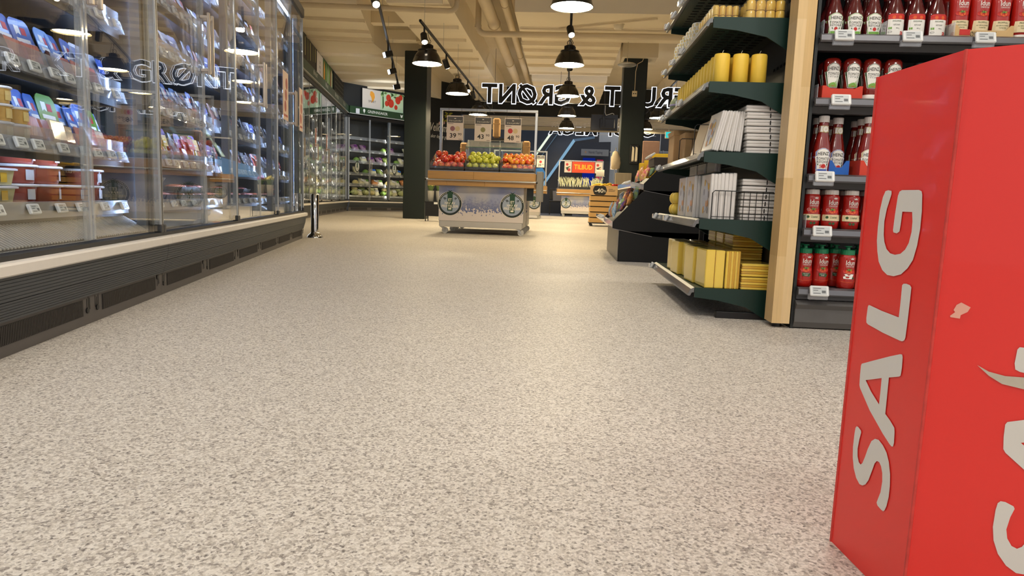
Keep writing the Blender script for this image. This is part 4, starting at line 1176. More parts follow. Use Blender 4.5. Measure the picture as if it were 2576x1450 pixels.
wire_rack('wire_divider', 'taller black wire divider among the third shelf packs', (X0 + 0.012, Y0 + 0.32, GZ[2] + 0.003), 0.2, 0.15, 3)
wire_rack('wire_divider', 'lower black wire divider before the kraft boxes', (X0 + 0.012, Y0 + 0.74, GZ[2] + 0.003), 0.2, 0.12, 3)
# fifth shelf: tealight packs and patterned boxes
z = GZ[4] + 0.0015
TEA = M('tealight_yellow', (238, 196, 84), 0.3, var=0.1, coat=0.5)
def mk_tea():
    o = thing('tealight_pack', '', 'candles')
    for i in range(4):
        for k in range(2):
            ob('candle_cup', G().lathe([(0.0185, k * 0.042 + 0.001), (0.0195, k * 0.042 + 0.004), (0.0195, k * 0.042 + 0.038), (0.017, k * 0.042 + 0.041)], 14, cx=(i - 1.5) * 0.041), TEA, o)
    ob('clear_wrap', G().cbox(-0.084, 0.084, -0.022, 0.022, 0.0, 0.086, 0.004), glass('napkin_wrap', (0.97, 0.97, 0.95), 0.5, 0.2, 0.0), o)
    return o
TK = Kind(mk_tea)
for r in range(8):
    TK.put((X0 + 0.225, Y0 + 0.05 + r * 0.05, z), 0, 'wrapped yellow candle pack, %s row from the near end on shelf five' % nth(r), 'wrapped candle packs')
for r in range(6):
    TK.put((X0 + 0.077, Y0 + 0.14 + r * 0.06, z), 0.05, 'wrapped yellow candle pack, %s of the front row on shelf five' % nth(r), 'wrapped candle packs', scale=(0.7, 1, 1.0))
PATW = M('pattern_white', (226, 222, 206), 0.5); PATY = M('pattern_yellow', (222, 194, 96), 0.5)
def mk_pat(rings):
    def mk():
        o = tag(ob('patterned_tin', G().lathe([(0.04, 0), (0.042, 0.003), (0.042, 0.13), (0.04, 0.135)], 20), PATW), '', 'candle')
        g = G()
        for k in range(7):
            for a in range(10):
                fn = lambda u, v: (0.0425 * math.sin(u), -0.0425 * math.cos(u), v)
                g.disc(a * 0.628 + 0.314 * (k % 2), 0.012 + k * 0.0185, 0.18, 0.007, fn, 8)
                if rings: g.disc(a * 0.628 + 0.314 * (k % 2), 0.012 + k * 0.0185, 0.09, 0.0035, lambda u, v: (0.0428 * math.sin(u), -0.0428 * math.cos(u), v), 6, 1)
        tag(ob('dot_pattern', g, [PATY, PATW], o), kind='stuff')
        return o
    return Kind(mk)
P1K, P2K = mk_pat(True), mk_pat(False)
for r in range(3):
    P1K.put((X0 + 0.055, Y0 + 0.6 + r * 0.09, z), r, 'white candle glass with yellow rings, %s from the near end' % nth(r), 'patterned candle glasses', scale=(1, 1, .9))
for r in range(4):
    P2K.put((X0 + 0.055, Y0 + 0.88 + r * 0.092, z), r, 'white candle glass with yellow dots, %s from the near end' % nth(r), 'patterned candle glasses', scale=(1, 1, .9))
kbox('slim kraft cardboard box at the far end of the top shelf', 0.05, 0.12, 1.1, 1.17, GZ[5] + 0.0015, 0.22)
# far end of the candle shelf: round printed pack
eg = thing('egg_tin', 'pastel printed egg shaped tin beside the pillar candles', 'tin', (X0 + 0.06, Y0 + 1.16, GZ[3] + 0.002))
ob('tin_body', G().ellip((0, 0, 0.055), 0.055, 0.045, 0.055, 16, 10), M('pastel_green', (150, 160, 120), 0.4, var=0.3, scale=20), eg)
ob('tin_band', G().lathe([(0.056, 0.05), (0.0575, 0.055), (0.056, 0.06)], 18), M('pastel_violet', (176, 166, 196), 0.4), eg)

# ================================================================== ketchup shelves
KX, KY = 0.968, 2.865
DGREY = M('ketchup_shelf_grey', (58, 58, 60), 0.42, var=0.06, scale=10); DG2 = M('base_drawer_grey', (92, 90, 88), 0.4, var=0.05)
kz = thing('ketchup_shelf', 'dark grey shelf unit full of ketchup bottles', 'shelf unit', (KX, KY, 0))
KW = 2.5
KZ = [0.174, 0.418, 0.636, 0.936, 1.181, 1.47, 1.76]
ob('back_panel', G().box(0, KW, 0.46, 0.48, 0.0, 2.2), GREENK, kz)
ob('side_panel', G().box(0.0, 0.012, 0.03, 0.46, 0.0, 2.2), GREENK, kz)
ob('base_drawer', G().prism([(0.035, 0.005), (0.02, 0.03), (0.02, 0.085), (0.005, 0.105), (0.03, 0.122), (0.46, 0.122), (0.46, 0.005)], 'x', 0.012, KW), DG2, kz)
ob('deck_front', G().box(0.012, KW, 0.02, 0.05, 0.126, 0.172), DGREY, kz)
for k, z in enumerate(KZ):
    s = ob('shelf', G().cbox(0.012, KW, 0.03, 0.46, z - 0.012, z - 0.002, 0.002), DGREY, kz)
    if k:
        ob('shelf_front', G().prism([(0.045, z - 0.055), (0.03, z - 0.03), (0.03, z - 0.014), (0.08, z - 0.014), (0.08, z - 0.055)], 'x', 0.014, KW), DGREY, s)
        g = G()
        for i in range(int((KW) / 0.02)):
            g.cyl((0.03 + i * 0.02, 0.002, z - 0.026), (0.045 + i * 0.02, 0.035, z - 0.012), 0.0014, n=4, caps=False)
        tag(ob('front_wires', g, M('wire_grey', (90, 90, 92), 0.3, 0.6), s), kind='stuff')
    ob('price_rail', G().prism([(0.004, z - 0.03), (-0.002, z - 0.024), (0.0, z - 0.004), (0.012, z + 0.003), (0.03, z + 0.0025), (0.03, z - 0.004), (0.012, z - 0.02), (0.012, z - 0.03)], 'x', 0.012, KW), M('rail_silver', (120, 120, 124), 0.35, 0.75, var=0.05), s)
    for x in {0: (0.07, 0.62), 1: (0.06, 0.5), 2: (0.05, 0.315), 3: (0.085, 0.5), 4: (0.075, 0.33, 0.6)}.get(k, ()):
        ob('price_tag', TAGME, None, s, (x + 0.02, -0.012, z - 0.008), rot=(-0.28 if k else -0.35, 0, 0)).scale = (1.2, 1.2, 1.2)
        ob('tag_clip', G().cbox(x - 0.02, x + 0.06, -0.008, 0.006, z - 0.045, z - 0.02, 0.003), CLEAR, s)
    for x in {4: (0.022, 0.258, 0.515), 3: (0.02,), 1: (0.02,)}.get(k, ()):
        ob('divider', G().box(x, x + 0.003, 0.015, 0.3, z + 0.001, z + 0.055), CLEAR, s)

KET = M('ketchup_red', (126, 26, 18), 0.16, var=0.06, scale=12, coat=0.7)
KETD = M('ketchup_dark', (84, 22, 22), 0.14, var=0.06, scale=12, coat=0.7)
IDR = M('idun_red', (172, 26, 16), 0.28, var=0.07, scale=10, coat=0.35)
LW = M('label_white', (234, 231, 222), 0.5, var=0.02); LK = M('label_black', (28, 26, 24), 0.5, var=0); LG = M('label_gold', (190, 172, 112), 0.4, var=0.05)
LGR = M('label_green', (112, 164, 62), 0.5, var=0.08); LDG = M('label_dark_green', (44, 82, 40), 0.5, var=0.05); LR = M('label_red', (196, 36, 26), 0.5, var=0.1); LBL = M('label_blue', (72, 96, 176), 0.5); LCR = M('label_cream', (226, 208, 166), 0.5, var=0.04); LORG = M('label_orange', (222, 92, 32), 0.5, var=0.15)
LM = [LW, LK, LG, LGR, LDG, LR, LBL, LCR, LORG]; iW, iK, iG, iGR, iDG, iR, iB, iC, iO = range(9)
def section(prof, z):
    for (z0, a0, b0), (z1, a1, b1) in zip(prof, prof[1:]):
        if z0 <= z <= z1:
            t = (z - z0) / max(1e-6, z1 - z0); return a0 + (a1 - a0) * t, b0 + (b1 - b0) * t
    return prof[-1][1:]
def bottle_body(prof, n=24, ex=2.4):
    rings = []
    for z, a, b in prof:
        r = []
        for i in range(n):
            t = 2 * PI * i / n; c, s = math.cos(t), math.sin(t)
            r.append((a * math.copysign(abs(c) ** (2 / ex), c), b * math.copysign(abs(s) ** (2 / ex), s), z))
        rings.append(r)
    return G().loft(rings)
def onto(prof, eps, ex=2.4):
    def fn(x, z):
        a, b = section(prof, z)
        u = min(0.985, abs(x) / a)
        return (x, -b * (1 - u ** ex) ** (1 / ex) - eps, z)
    return fn
def shape_label(g, rows, fn, mi, nx=6):
    """rows: (z, half width) from below to above"""
    vs = [fn(-w + 2 * w * i / nx, z) for z, w in rows for i in range(nx + 1)]
    g.add(vs, [(j * (nx + 1) + i, j * (nx + 1) + i + 1, (j + 1) * (nx + 1) + i + 1, (j + 1) * (nx + 1) + i) for j in range(len(rows) - 1) for i in range(nx)], mi)
def keystone(g, prof, z0, z1, w0, w1, edge, style):
    H = z1 - z0; P = lambda e: onto(prof, e)
    def rows(s, dz):
        a = [(z0 + dz, w0 * s), (z0 + H * .62, w1 * s), (z0 + H * .64 + 0 * dz, w1 * s), (z0 + H * .68, w1 * .8 * s), (z0 + H * .84, w1 * .82 * s), (z0 + H * .92 - dz * .4, w1 * .62 * s), (z1 - dz, w1 * .2 * s)]
        return a
    shape_label(g, rows(1.0, 0), P(0.0008), iW); shape_label(g, rows(0.95, 0.0012), P(0.0012), edge); shape_label(g, rows(0.84, 0.003), P(0.0016), iW)
    g.text('HEINZ', 0, z0 + H * .70, H * .20, P(0.002), iK, bold=0.012, fit=w1 * 1.25)
    g.text('TOMATO', 0, z0 + H * .50, H * .16, P(0.002), iK, fit=w1 * 1.4); g.text('KETCHUP', 0, z0 + H * .375, H * .14, P(0.002), iK, fit=w1 * 1.25)
    if style == 'green':
        shape_label(g, [(z0 + H * .04, w0 * .8), (z0 + H * .15, w0 * .84)], P(0.0019), iGR)
        g.disc(0, z0 + H * .26, H * .085, H * .085, P(0.0021), 12, iR)
        for s in (-1, 1): g.poly([[(s * w0 * .45, z0 + H * .22), (s * w0 * .7, z0 + H * .3), (s * w0 * .55, z0 + H * .33)]], P(0.0021), iDG)
    elif style == 'fifty':
        g.text('50', -w0 * .05, z0 + H * .17, H * .2, P(0.002), iR, bold=0.01, fit=w0 * 1.0); g.disc(w0 * .18, z0 + H * .245, H * .09, H * .09, P(0.0023), 12, iR)
        shape_label(g, [(z0 + H * .03, w0 * .78), (z0 + H * .12, w0 * .82)], P(0.0019), iB); g.text('%', w0 * .68, z0 + H * .17, H * .1, P(0.002), iR)
        for s in (-1, 1): g.poly([[(s * w0 * .75, z0 + H * .26), (s * w0 * .95, z0 + H * .34), (s * w0 * .7, z0 + H * .34)]], P(0.0021), iDG)
    elif style == 'plain':
        g.disc(0, z0 + H * .22, H * .1, H * .1, P(0.0023), 12, iR)
        for s in (-1, 1): g.poly([[(s * w0 * .6, z0 + H * .22), (s * w0 * .9, z0 + H * .32), (s * w0 * .6, z0 + H * .33)]], P(0.0021), iDG)
    else:
        shape_label(g, [(z0 + H * .025, w0 * .8), (z0 + H * .36, w0 * .9)], P(0.0019), iGR); g.text('PICKLE', 0, z0 + H * .27, H * .11, P(0.0022), iW, bold=0.01, fit=w0 * 1.1)
        g.disc(0, z0 + H * .13, H * .085, H * .085, P(0.0023), 12, iR); g.poly([[(-.004, z0 + H * .2), (.004, z0 + H * .2), (.007, z0 + H * .25), (-.003, z0 + H * .23)]], P(0.0024), iDG)
CAPW = M('cap_white', (222, 214, 206), 0.35, var=0.02); CAPG = M('cap_green', (22, 122, 78), 0.4, var=0.04); CAPK = M('cap_black', (18, 17, 16), 0.35)
def ribbed_cap(r, z0, z1, n=36, spout=None):
    g = G()
    def ring(rr, z): return [(rr * (1 + 0.02 * (i % 2)) * math.cos(2 * PI * i / n), rr * (1 + 0.02 * (i % 2)) * math.sin(2 * PI * i / n), z) for i in range(n)]
    g.loft([ring(r, z0), ring(r, z1 - 0.003), ring(r * .93, z1)], smooth=False)
    if spout:
        g.lathe([(0.0095, z1), (0.008, z1 + spout * .45), (0.007, z1 + spout * .7), (0.015, z1 + spout * .78), (0.015, z1 + spout)], 14)
    return g
def heinz(name, prof, body, cap, labelargs, ring=None):
    def mk():
        o = thing(name, '', 'ketchup bottle')
        ob('bottle', bottle_body(prof), body, o)
        ob('cap', cap, CAPW, o)
        g = G(); keystone(g, prof, *labelargs)
        ob('front_label', g, LM, o)
        if ring:
            z0, z1 = ring; g = G(); fn = onto(prof, 0.0008)
            shape_label(g, [(z0, section(prof, z0)[0] * .97), (z1, section(prof, z1)[0] * .97)], fn, iW, 8)
            shape_label(g, [(z0, section(prof, z0)[0] * .97), (z0 + .002, section(prof, z0)[0] * .97)], onto(prof, .0011), iG, 8); shape_label(g, [(z1 - .002, section(prof, z1)[0] * .97), (z1, section(prof, z1)[0] * .97)], onto(prof, .0011), iG, 8)
            g.disc(0.004, (z0 + z1) / 2 - .001, .0125, .0145, onto(prof, .0016), 14, iG); g.disc(0.004, (z0 + z1) / 2 - .001, .0095, .0115, onto(prof, .0019), 14, iW); g.text('57', .004, (z0 + z1) / 2 - .005, .009, onto(prof, .0023), iG)
            ob('neck_label', g, LM, o)
        return o
    return Kind(mk)
PT = [(0, .03, .024), (.004, .034, .027), (.05, .035, .028), (.095, .0345, .028), (.12, .031, .026), (.15, .025, .021), (.172, .0205, .0195), (.205, .0185, .018), (.212, .017, .017)]
tall = lambda edge, st: heinz('ketchup_bottle', PT, KET, ribbed_cap(.0205, .212, .238), (.012, .108, .022, .034, edge, st), (.172, .198))
H50, HTO = tall(iB, 'fifty'), tall(iG, 'plain')
PS = [(0, .029, .023), (.004, .033, .026), (.045, .034, .027), (.085, .035, .027), (.105, .031, .025), (.13, .023, .02), (.15, .0165, .0165), (.17, .0155, .0155)]
HGR = heinz('ketchup_bottle', PS, KETD, ribbed_cap(.018, .17, .195), (.01, .093, .024, .0345, iGR, 'green'))
PI_ = [(.024, .022, .02), (.03, .029, .024), (.06, .027, .023), (.075, .026, .023), (.1, .031, .025), (.135, .0345, .026), (.155, .033, .025), (.164, .027, .02), (.168, .015, .012)]
HPK = heinz('ketchup_bottle', PI_, KET, G().lathe([(.031, 0), (.032, .003), (.031, .02), (.027, .025)], 24), (.05, .146, .0195, .0305, iDG, 'pickle'))
def idun_text(g, prof, z, s=1.0):
    P = onto(prof, .0014)
    g.text('Idun', 0.003, z, .027 * s, P, iW, bold=0.012, fit=.036 * s)
    g.poly([[(.004, z + .0225 * s), (.014, z + .0225 * s), (.0175, z + .029 * s), (.0125, z + .026 * s), (.009, z + .0305 * s), (.0055, z + .026 * s), (.0005, z + .029 * s)]], P, iW)
    g.text('TOMATKETCHUP', 0.003, z - .0095 * s, .0095 * s, P, iW, fit=.035 * s)
def tomato_pic(g, prof, z, s=1.0):
    for dx, r in ((-.012, .011), (.012, .0115), (.0, .013)):
        g.disc(dx * s, z - .002, r * s, r * s * .8, onto(prof, .0012 + .0002 * r), 14, iR if dx else iO)
    for k in range(7):
        a = k * 6.283 / 7 + .3; c, sn = math.cos(a), math.sin(a)
        g.poly([[(0.002 * sn * s, z + .004 - .002 * c), (.016 * c * s, z + .004 + .009 * sn), (-.002 * sn * s, z + .004 + .002 * c)]], onto(prof, .002), iDG if k % 2 else iGR)
PG = [(0, .028, .024), (.005, .034, .029), (.03, .036, .030), (.06, .034, .029), (.09, .031, .027), (.115, .032, .028), (.128, .0335, .029), (.136, .03, .027), (.14, .027, .025)]
def idun(style):
    def mk():
        o = thing('ketchup_bottle', '', 'ketchup bottle')
        prof = PU if style == 'eco' else PG
        ob('bottle', bottle_body(prof, ex=2.2), IDR, o)
        if style != 'eco':
            ob('cap', ribbed_cap(.027, .14, .16, spout=.016), CAPG if style in ('green', 'torn') else CAPW, o)
        else:
            ob('cap', G().lathe([(.03, 0), (.031, .003), (.03, .018), (.027, .022)], 24), CAPW, o)
        g = G()
        idun_text(g, prof, .099 if style != 'eco' else .128); tomato_pic(g, prof, .075 if style != 'eco' else .1)
        P = onto(prof, .0014); P2 = onto(prof, .0022)
        if style == 'usotet':
            shape_label(g, [(.033, .0335), (.05, .0335), (.058, .0325)], onto(prof, .0024), iC, 8); g.text('Usøtet', .006, .043, .0145, onto(prof, .003), iDG, fit=.028); g.disc(-.019, .047, .0055, .0055, onto(prof, .003), 12, iDG)
            for dx in (-.006, .007): g.disc(dx, .022, .0055, .0055, P2, 12, iDG)
            g.disc(-.018, .077, .006, .006, P2, 12, iW); g.disc(-.018, .077, .005, .005, onto(prof, .0026), 12, iR); g.text('½', -.018, .0745, .007, onto(prof, .003), iW)
        elif style == 'green':
            g.poly([[(-.014, .046), (.014, .043), (.021, .052), (.014, .058), (-.016, .06)]], P2, iDG); g.text('UTEN TILSATT', 0, .053, .0055, onto(prof, .003), iW, fit=.024); g.text('SUKKER', 0, .047, .0055, onto(prof, .003), iW, fit=.014)
        elif style == 'torn':
            g.poly([[(-.02, .042), (.012, .041), (.015, .05), (.019, .061), (-.004, .064), (-.018, .061), (-.014, .055), (-.022, .05)]], P2, iW); g.poly([[(.012, .041), (.023, .042), (.02, .05), (.015, .049)]], P2, iDG)
        else:
            shape_label(g, [(.03, .031), (.055, .031), (.072, .03)], onto(prof, .0024), iC, 8); g.text('PROPPFULL', 0, .061, .0095, onto(prof, .003), iDG, fit=.036); g.text('AV ØKOLOGISKE', 0, .051, .007, onto(prof, .003), iDG, fit=.044); g.text('TOMATER', 0, .042, .007, onto(prof, .003), iDG, fit=.026)
        if style in ('green', 'torn'):
            g.add([onto(prof, .0016)(x, .032 - .006 * math.cos(x / .03 * 1.4) + dz) for dz in (0, .0012) for x in (-.028, -.018, -.008, .002, .012, .022, .029)], [(i, i + 1, i + 8, i + 7) for i in range(6)], iO)
        ob('front_label', g, LM, o)
        return o
    return Kind(mk)
PU = [(.02, .024, .022), (.028, .033, .027), (.06, .0345, .028), (.1, .034, .028), (.13, .036, .028), (.16, .038, .028), (.172, .037, .027), (.178, .031, .022), (.181, .018, .013)]
IG, IT, IU, IE = idun('green'), idun('torn'), idun('usotet'), idun('eco')
def mk_dark_idun():
    o = thing('sauce_bottle', '', 'sauce bottle')
    pr = [(0, .026, .026), (.004, .03, .03), (.08, .03, .03), (.1, .026, .026), (.118, .02, .02), (.13, .02, .02)]
    ob('bottle', bottle_body(pr, ex=2.0), KETD, o); ob('cap', ribbed_cap(.0215, .13, .155), CAPK, o)
    g = G(); shape_label(g, [(.1, .019), (.128, .0185)], onto(pr, .001, 2.0), 0, 6); g.text('Idun', 0, .108, .014, onto(pr, .002, 2.0), 1, fit=.02)
    ob('neck_label', g, [CAPK, LCR], o)
    return o
DI = Kind(mk_dark_idun)
PA = [(0, .032, .025), (.004, .036, .028), (.09, .037, .028), (.1, .036, .027), (.125, .027, .022), (.15, .018, .017), (.165, .0155, .0155)]
def mk_angl():
    o = thing('ketchup_bottle', '', 'ketchup bottle')
    ob('bottle', bottle_body(PA), KETD, o); ob('cap', ribbed_cap(.0175, .165, .19), M('cap_red', (130, 24, 20), 0.35), o)
    g = G(); P = lambda e: onto(PA, e)
    shape_label(g, [(.006, .031), (.072, .031)], P(.001), iW, 8); shape_label(g, [(.072, .031), (.088, .031), (.093, .024)], P(.001), iR, 8)
    for k in range(5): g.disc(-.024 + k * .012, .08, .007, .0065, P(.0014), 10, iO if k % 2 else iR)
    g.text('ÄNGLAMARK', 0, .062, .0085, P(.0016), iDG, fit=.034); g.text('KETCHUP', 0, .048, .008, P(.0016), iK, fit=.024)
    shape_label(g, [(.06, .004)], P(.001), iGR, 2)
    g.poly([[(-.028, .034), (-.017, .034), (-.017, .042), (-.028, .042)]], P(.0016), iGR); g.text('450 g', .004, .036, .006, P(.0016), iK); g.text('a', .021, .012, .03, P(.0016), iR, bold=.02)
    g.disc(-.022, .024, .007, .003, P(.0016), 12, iK); g.disc(-.022, .024, .006, .0022, P(.0018), 12, iW)
    ob('front_label', g, LM, o)
    return o
AN = Kind(mk_angl)
GK = 'ketchup bottles'
Yf = 2.95
def putrow(kind, xs, z, rows, label, dy=0.075, ys=None, rz=0.0):
    for i, x in enumerate(xs):
        for r in range(rows):
            kind.put((x + 0.004 * r, (ys[i] if ys else Yf) + r * dy, z), rz + random.uniform(-.08, .08), label % (nth(i), ('front', 'second', 'third')[r]), GK)
z = KZ[4] + .001
putrow(HGR, (1.05, 1.128, 1.200), z, 2, 'dark ketchup bottle with green edged keystone label, %s from the post, %s row')
putrow(AN, (1.284, 1.364, 1.443), z, 2, 'dark ketchup bottle with white square label, %s from the left, %s row')
putrow(IE, (1.530, 1.607, 1.685, 1.763, 1.84, 1.918), z, 2, 'red squeeze bottle with cream band, %s from the left, %s row')
z = KZ[3] + .001
putrow(HPK, (1.061, 1.139, 1.217, 1.299), z, 2, 'upside down ketchup bottle with green pickle label, %s from the post, %s row')
putrow(DI, (1.401, 1.475, 1.55, 1.62), z, 2, 'black capped sauce bottle, %s from the left, %s row')
z = KZ[2] + .001
putrow(H50, (1.046, 1.121), z, 2, 'tall white capped ketchup bottle with blue edged label, %s from the post, %s row', ys=(2.94, 2.99))
putrow(HTO, (1.226, 1.305, 1.385), z, 3, 'tall white capped ketchup bottle with gold edged label, %s from the left, %s row', ys=(2.94, 2.99, 2.94))
z = KZ[1] + .001
putrow(IU, (1.03, 1.107, 1.188, 1.266, 1.345), z, 2, 'red bottle with white spout cap, %s from the post, %s row')
z = KZ[0] + .001
putrow(IG, (1.018, 1.09), z, 2, 'red bottle with green spout cap, %s from the post, %s row', ys=(2.94, 2.955))
IT.put((1.185, 2.925, z), 0.03, 'red green capped ketchup bottle with a torn white label', GK)
putrow(IG, (1.165, 1.268, 1.342), z, 2, 'red green capped bottle right of the gap, %s from it, %s row', ys=(3.0, 2.97, 2.96))
# cardboard trays
def tray(label, x0, x1, y0, y1, z, h, mat, dip):
    t = thing('display_tray', label, 'cardboard tray', ((x0 + x1) / 2, (y0 + y1) / 2, z))
    w_, d_ = (x1 - x0) / 2, (y1 - y0) / 2
    ob('front_wall', G().prism([(-w_, 0), (w_, 0), (w_, h), (w_ - .012, h), (w_ - .03, h * dip), (-w_ + .03, h * dip), (-w_ + .012, h), (-w_, h)], 'y', -d_, -d_ + .002), mat, t)
    for s in (-1, 1):
        ob('side_wall', G().prism([(-d_, 0), (d_, 0), (d_, h * 1.1), (-d_ + 0.002, h)], 'x', s * w_ - (.001 if s > 0 else -.001), s * w_ + (.001 if s > 0 else -.001)), mat, t)
    return t
RC = M('red_card', (206, 58, 34), 0.6, var=0.05); BC = M('blue_card', (26, 98, 190), 0.55, var=0.05); KC = M('kraft_light', (206, 172, 118), 0.7, var=0.06)
tray('orange red cardboard tray under the pickle ketchup bottles', 1.02, 1.176, 2.915, 3.06, KZ[3] + .001, .055, RC, .8)
tray('blue cardboard tray in front of the ketchup bottle', 1.084, 1.166, 2.95, 3.1, KZ[2] + .001, .062, BC, .55)
tray('red cardboard tray around the gold labelled ketchup bottle', 1.19, 1.42, 2.9, 3.1, KZ[2] + .001, .062, RC, .55)
te = tray('kraft tray printed with the word for organic', 1.495, 1.72, 2.908, 3.09, KZ[4] + .001, .05, KC, .62)
g = G(); g.text('ØKOLOGISK', 0.0, .008, .026, flatY(-.0925), fit=.1); g.rect(-.09, -.05, .012, .034, flatY(-.0925), mi=1)
ob('tray_lettering', g, [M('tray_ink', (60, 62, 40), 0.6), LR], te)
tray('red cardboard tray at the right of the bottom bottles', 1.228, 1.38, 2.925, 3.06, KZ[0] + .001, .06, RC, .8)

# ================================================================== red sale bin
BOXR = M('sale_red', (240, 52, 44), 0.42, var=0.05, scale=4, coat=0.15); BOXW = M('sale_white', (226, 222, 214), 0.5, var=0.02)
sb = thing('sale_bin', 'tall red cardboard sale bin with white lettering', 'display bin', (0.428, 1.014, 0))
FP = [(0, 0), (0.018, -0.179), (0.297, -0.374), (0.56, -0.33), (0.56, 0.1), (0.22, 0.16)]
HB = 0.684
def panel(a, b, bev=0.0):
    a, b = Vector(a), Vector(b); d = (b - a); L = d.length; d /= L; n = Vector((d.y, -d.x))
    return a, d, n, L
for i in range(6):
    a, d, n, L = panel(FP[i], FP[(i + 1) % 6])
    q = [a, a + d * L, a + d * L - n * 0.004, a - n * 0.004]
    ob('side_panel', G().prism([(p.x, p.y) for p in q], 'z', 0.0, HB), BOXR, sb)
    fo = FP[i]
    ob('fold_edge', G().cyl((fo[0], fo[1], 0.0), (fo[0], fo[1], HB), 0.0022, n=6), M('worn_edge', (214, 66, 58), 0.6, var=0.35, scale=60), sb)
ob('inner_floor', G().prism([(x * .98 + .003, y * .98) for x, y in FP], 'z', HB - 0.1, HB - 0.095), M('corrugated', (186, 150, 110), 0.7), sb)
SAL = {'G': [[(497,5266),(560,5278),(638,5267),(645,5225),(614,5137),(571,5025),(544,4863),(563,4685),(595,4590),(663,4497),(757,4448),(868,4437),(985,4459),(1078,4521),(1138,4609),(1171,4748),(1166,4884),(1137,5000),(930,5000),(924,4829),(914,4743),(857,4717),(782,4725),(766,4752),(773,4949),(794,5201),(819,5255),(868,5275),(1227,5274),(1284,5256),(1303,5214),(1333,5008),(1338,4801),(1315,4591),(1263,4406),(1171,4290),(1046,4199),(893,4157),(741,4157),(617,4209),(510,4313),(452,4448),(413,4594),(403,4775),(410,5006),(449,5185)]],
 'L': [[(1097,4065),(1124,4087),(1182,4094),(1259,4086),(1294,4060),(1295,3892),(1293,3629),(1286,3419),(1270,3379),(1227,3358),(1175,3356),(786,3381),(406,3425),(365,3443),(352,3509),(360,3665),(377,3693),(416,3694),(704,3666),(1100,3646),(1103,3815)]],
 'A': [[(357,2850),(658,2972),(1005,3110),(1219,3188),(1258,3191),(1276,3161),(1284,3021),(1276,2921),(1246,2900),(1030,2830),(1034,2582),(1038,2337),(1159,2286),(1265,2225),(1280,2174),(1293,2032),(1283,1980),(1250,1968),(1201,1982),(1033,2061),(670,2269),(376,2502),(353,2539),(342,2677),(341,2817)], [(497,2649),(870,2779),(875,2602),(875,2415),(651,2534)]],
 'S': [[(391,1945),(433,1949),(511,1923),(523,1897),(495,1790),(475,1641),(494,1541),(540,1470),(591,1455),(631,1493),(675,1594),(725,1736),(791,1872),(869,1933),(954,1949),(1061,1913),(1157,1850),(1231,1747),(1285,1605),(1309,1450),(1309,1302),(1284,1166),(1255,1097),(1225,1066),(1177,1065),(1087,1082),(1061,1112),(1074,1152),(1122,1284),(1135,1441),(1114,1550),(1072,1625),(1022,1663),(965,1657),(921,1606),(879,1486),(819,1322),(758,1235),(689,1189),(612,1176),(515,1227),(429,1335),(375,1476),(353,1630),(357,1830),(368,1914)]]}
for pi_, (su, du_, sz, dz) in enumerate(((1, 0, 1, 0), (1.03, .0444, 1.03, -.0255))):
    a, d, n, L = panel(FP[pi_], FP[pi_ + 1])
    for ch_ in 'SALG':
        loops = [[(u / 1e4 * su + du_, v / 1e4 * sz + dz) for u, v in l] for l in SAL[ch_]]
        ob('letter', G().poly(loops, lambda u, v: (a.x + d.x * u + n.x * .0012, a.y + d.y * u + n.y * .0012, v)), BOXW, sb)
a, d, n, L = panel(FP[1], FP[2])
pf = lambda e: (lambda u, v: (a.x + d.x * u + n.x * e, a.y + d.y * u + n.y * e, v))
ob('paper_tear', G().poly([[(u / 1e4, v / 1e4) for u, v in [(466, 3279), (582, 3223), (738, 3201), (906, 3218), (1214, 3260), (1229, 3116), (920, 3085), (718, 3105), (587, 3175)]]], pf(.0018)), M('torn_paper', (200, 190, 172), 0.8, var=0.1, scale=80), sb)
ob('paint_chip', G().poly([[(u / 1e4, v / 1e4) for u, v in [(240, 3980), (335, 3934), (311, 3876), (249, 3832), (245, 3790), (151, 3794), (145, 3810), (191, 3860), (173, 3882), (197, 3946)]]], pf(.0012)), M('chip_pink', (240, 176, 156), 0.7), sb)

# ================================================================== fruit carts
def two_tone(name, c1, c2, scale, lo=0.4, hi=0.62, rough=0.3, dist=1.0):
    if name in MATS: return MATS[name]
    m = bpy.data.materials.new(name); m.use_nodes = True
    nt = m.node_tree; b = nt.nodes['Principled BSDF']
    tc = nt.nodes.new('ShaderNodeTexCoord'); oi = nt.nodes.new('ShaderNodeObjectInfo')
    va = nt.nodes.new('ShaderNodeVectorMath'); va.operation = 'ADD'
    ml = nt.nodes.new('ShaderNodeMath'); ml.operation = 'MULTIPLY'; ml.inputs[1].default_value = 37
    nz = nt.nodes.new('ShaderNodeTexNoise'); nz.inputs['Scale'].default_value = scale; nz.inputs['Detail'].default_value = 4; nz.inputs['Distortion'].default_value = dist
    rp = nt.nodes.new('ShaderNodeValToRGB'); rp.color_ramp.elements[0].position = lo; rp.color_ramp.elements[1].position = hi
    rp.color_ramp.elements[0].color = (*lin(c1), 1); rp.color_ramp.elements[1].color = (*lin(c2), 1)
    nt.links.new(oi.outputs['Random'], ml.inputs[0]); nt.links.new(tc.outputs['Object'], va.inputs[0]); nt.links.new(ml.outputs[0], va.inputs[1])
    nt.links.new(va.outputs[0], nz.inputs['Vector']); nt.links.new(nz.outputs[0], rp.inputs[0]); nt.links.new(rp.outputs[0], b.inputs['Base Color'])
    b.inputs['Roughness'].default_value = rough
    MATS[name] = m
    return m
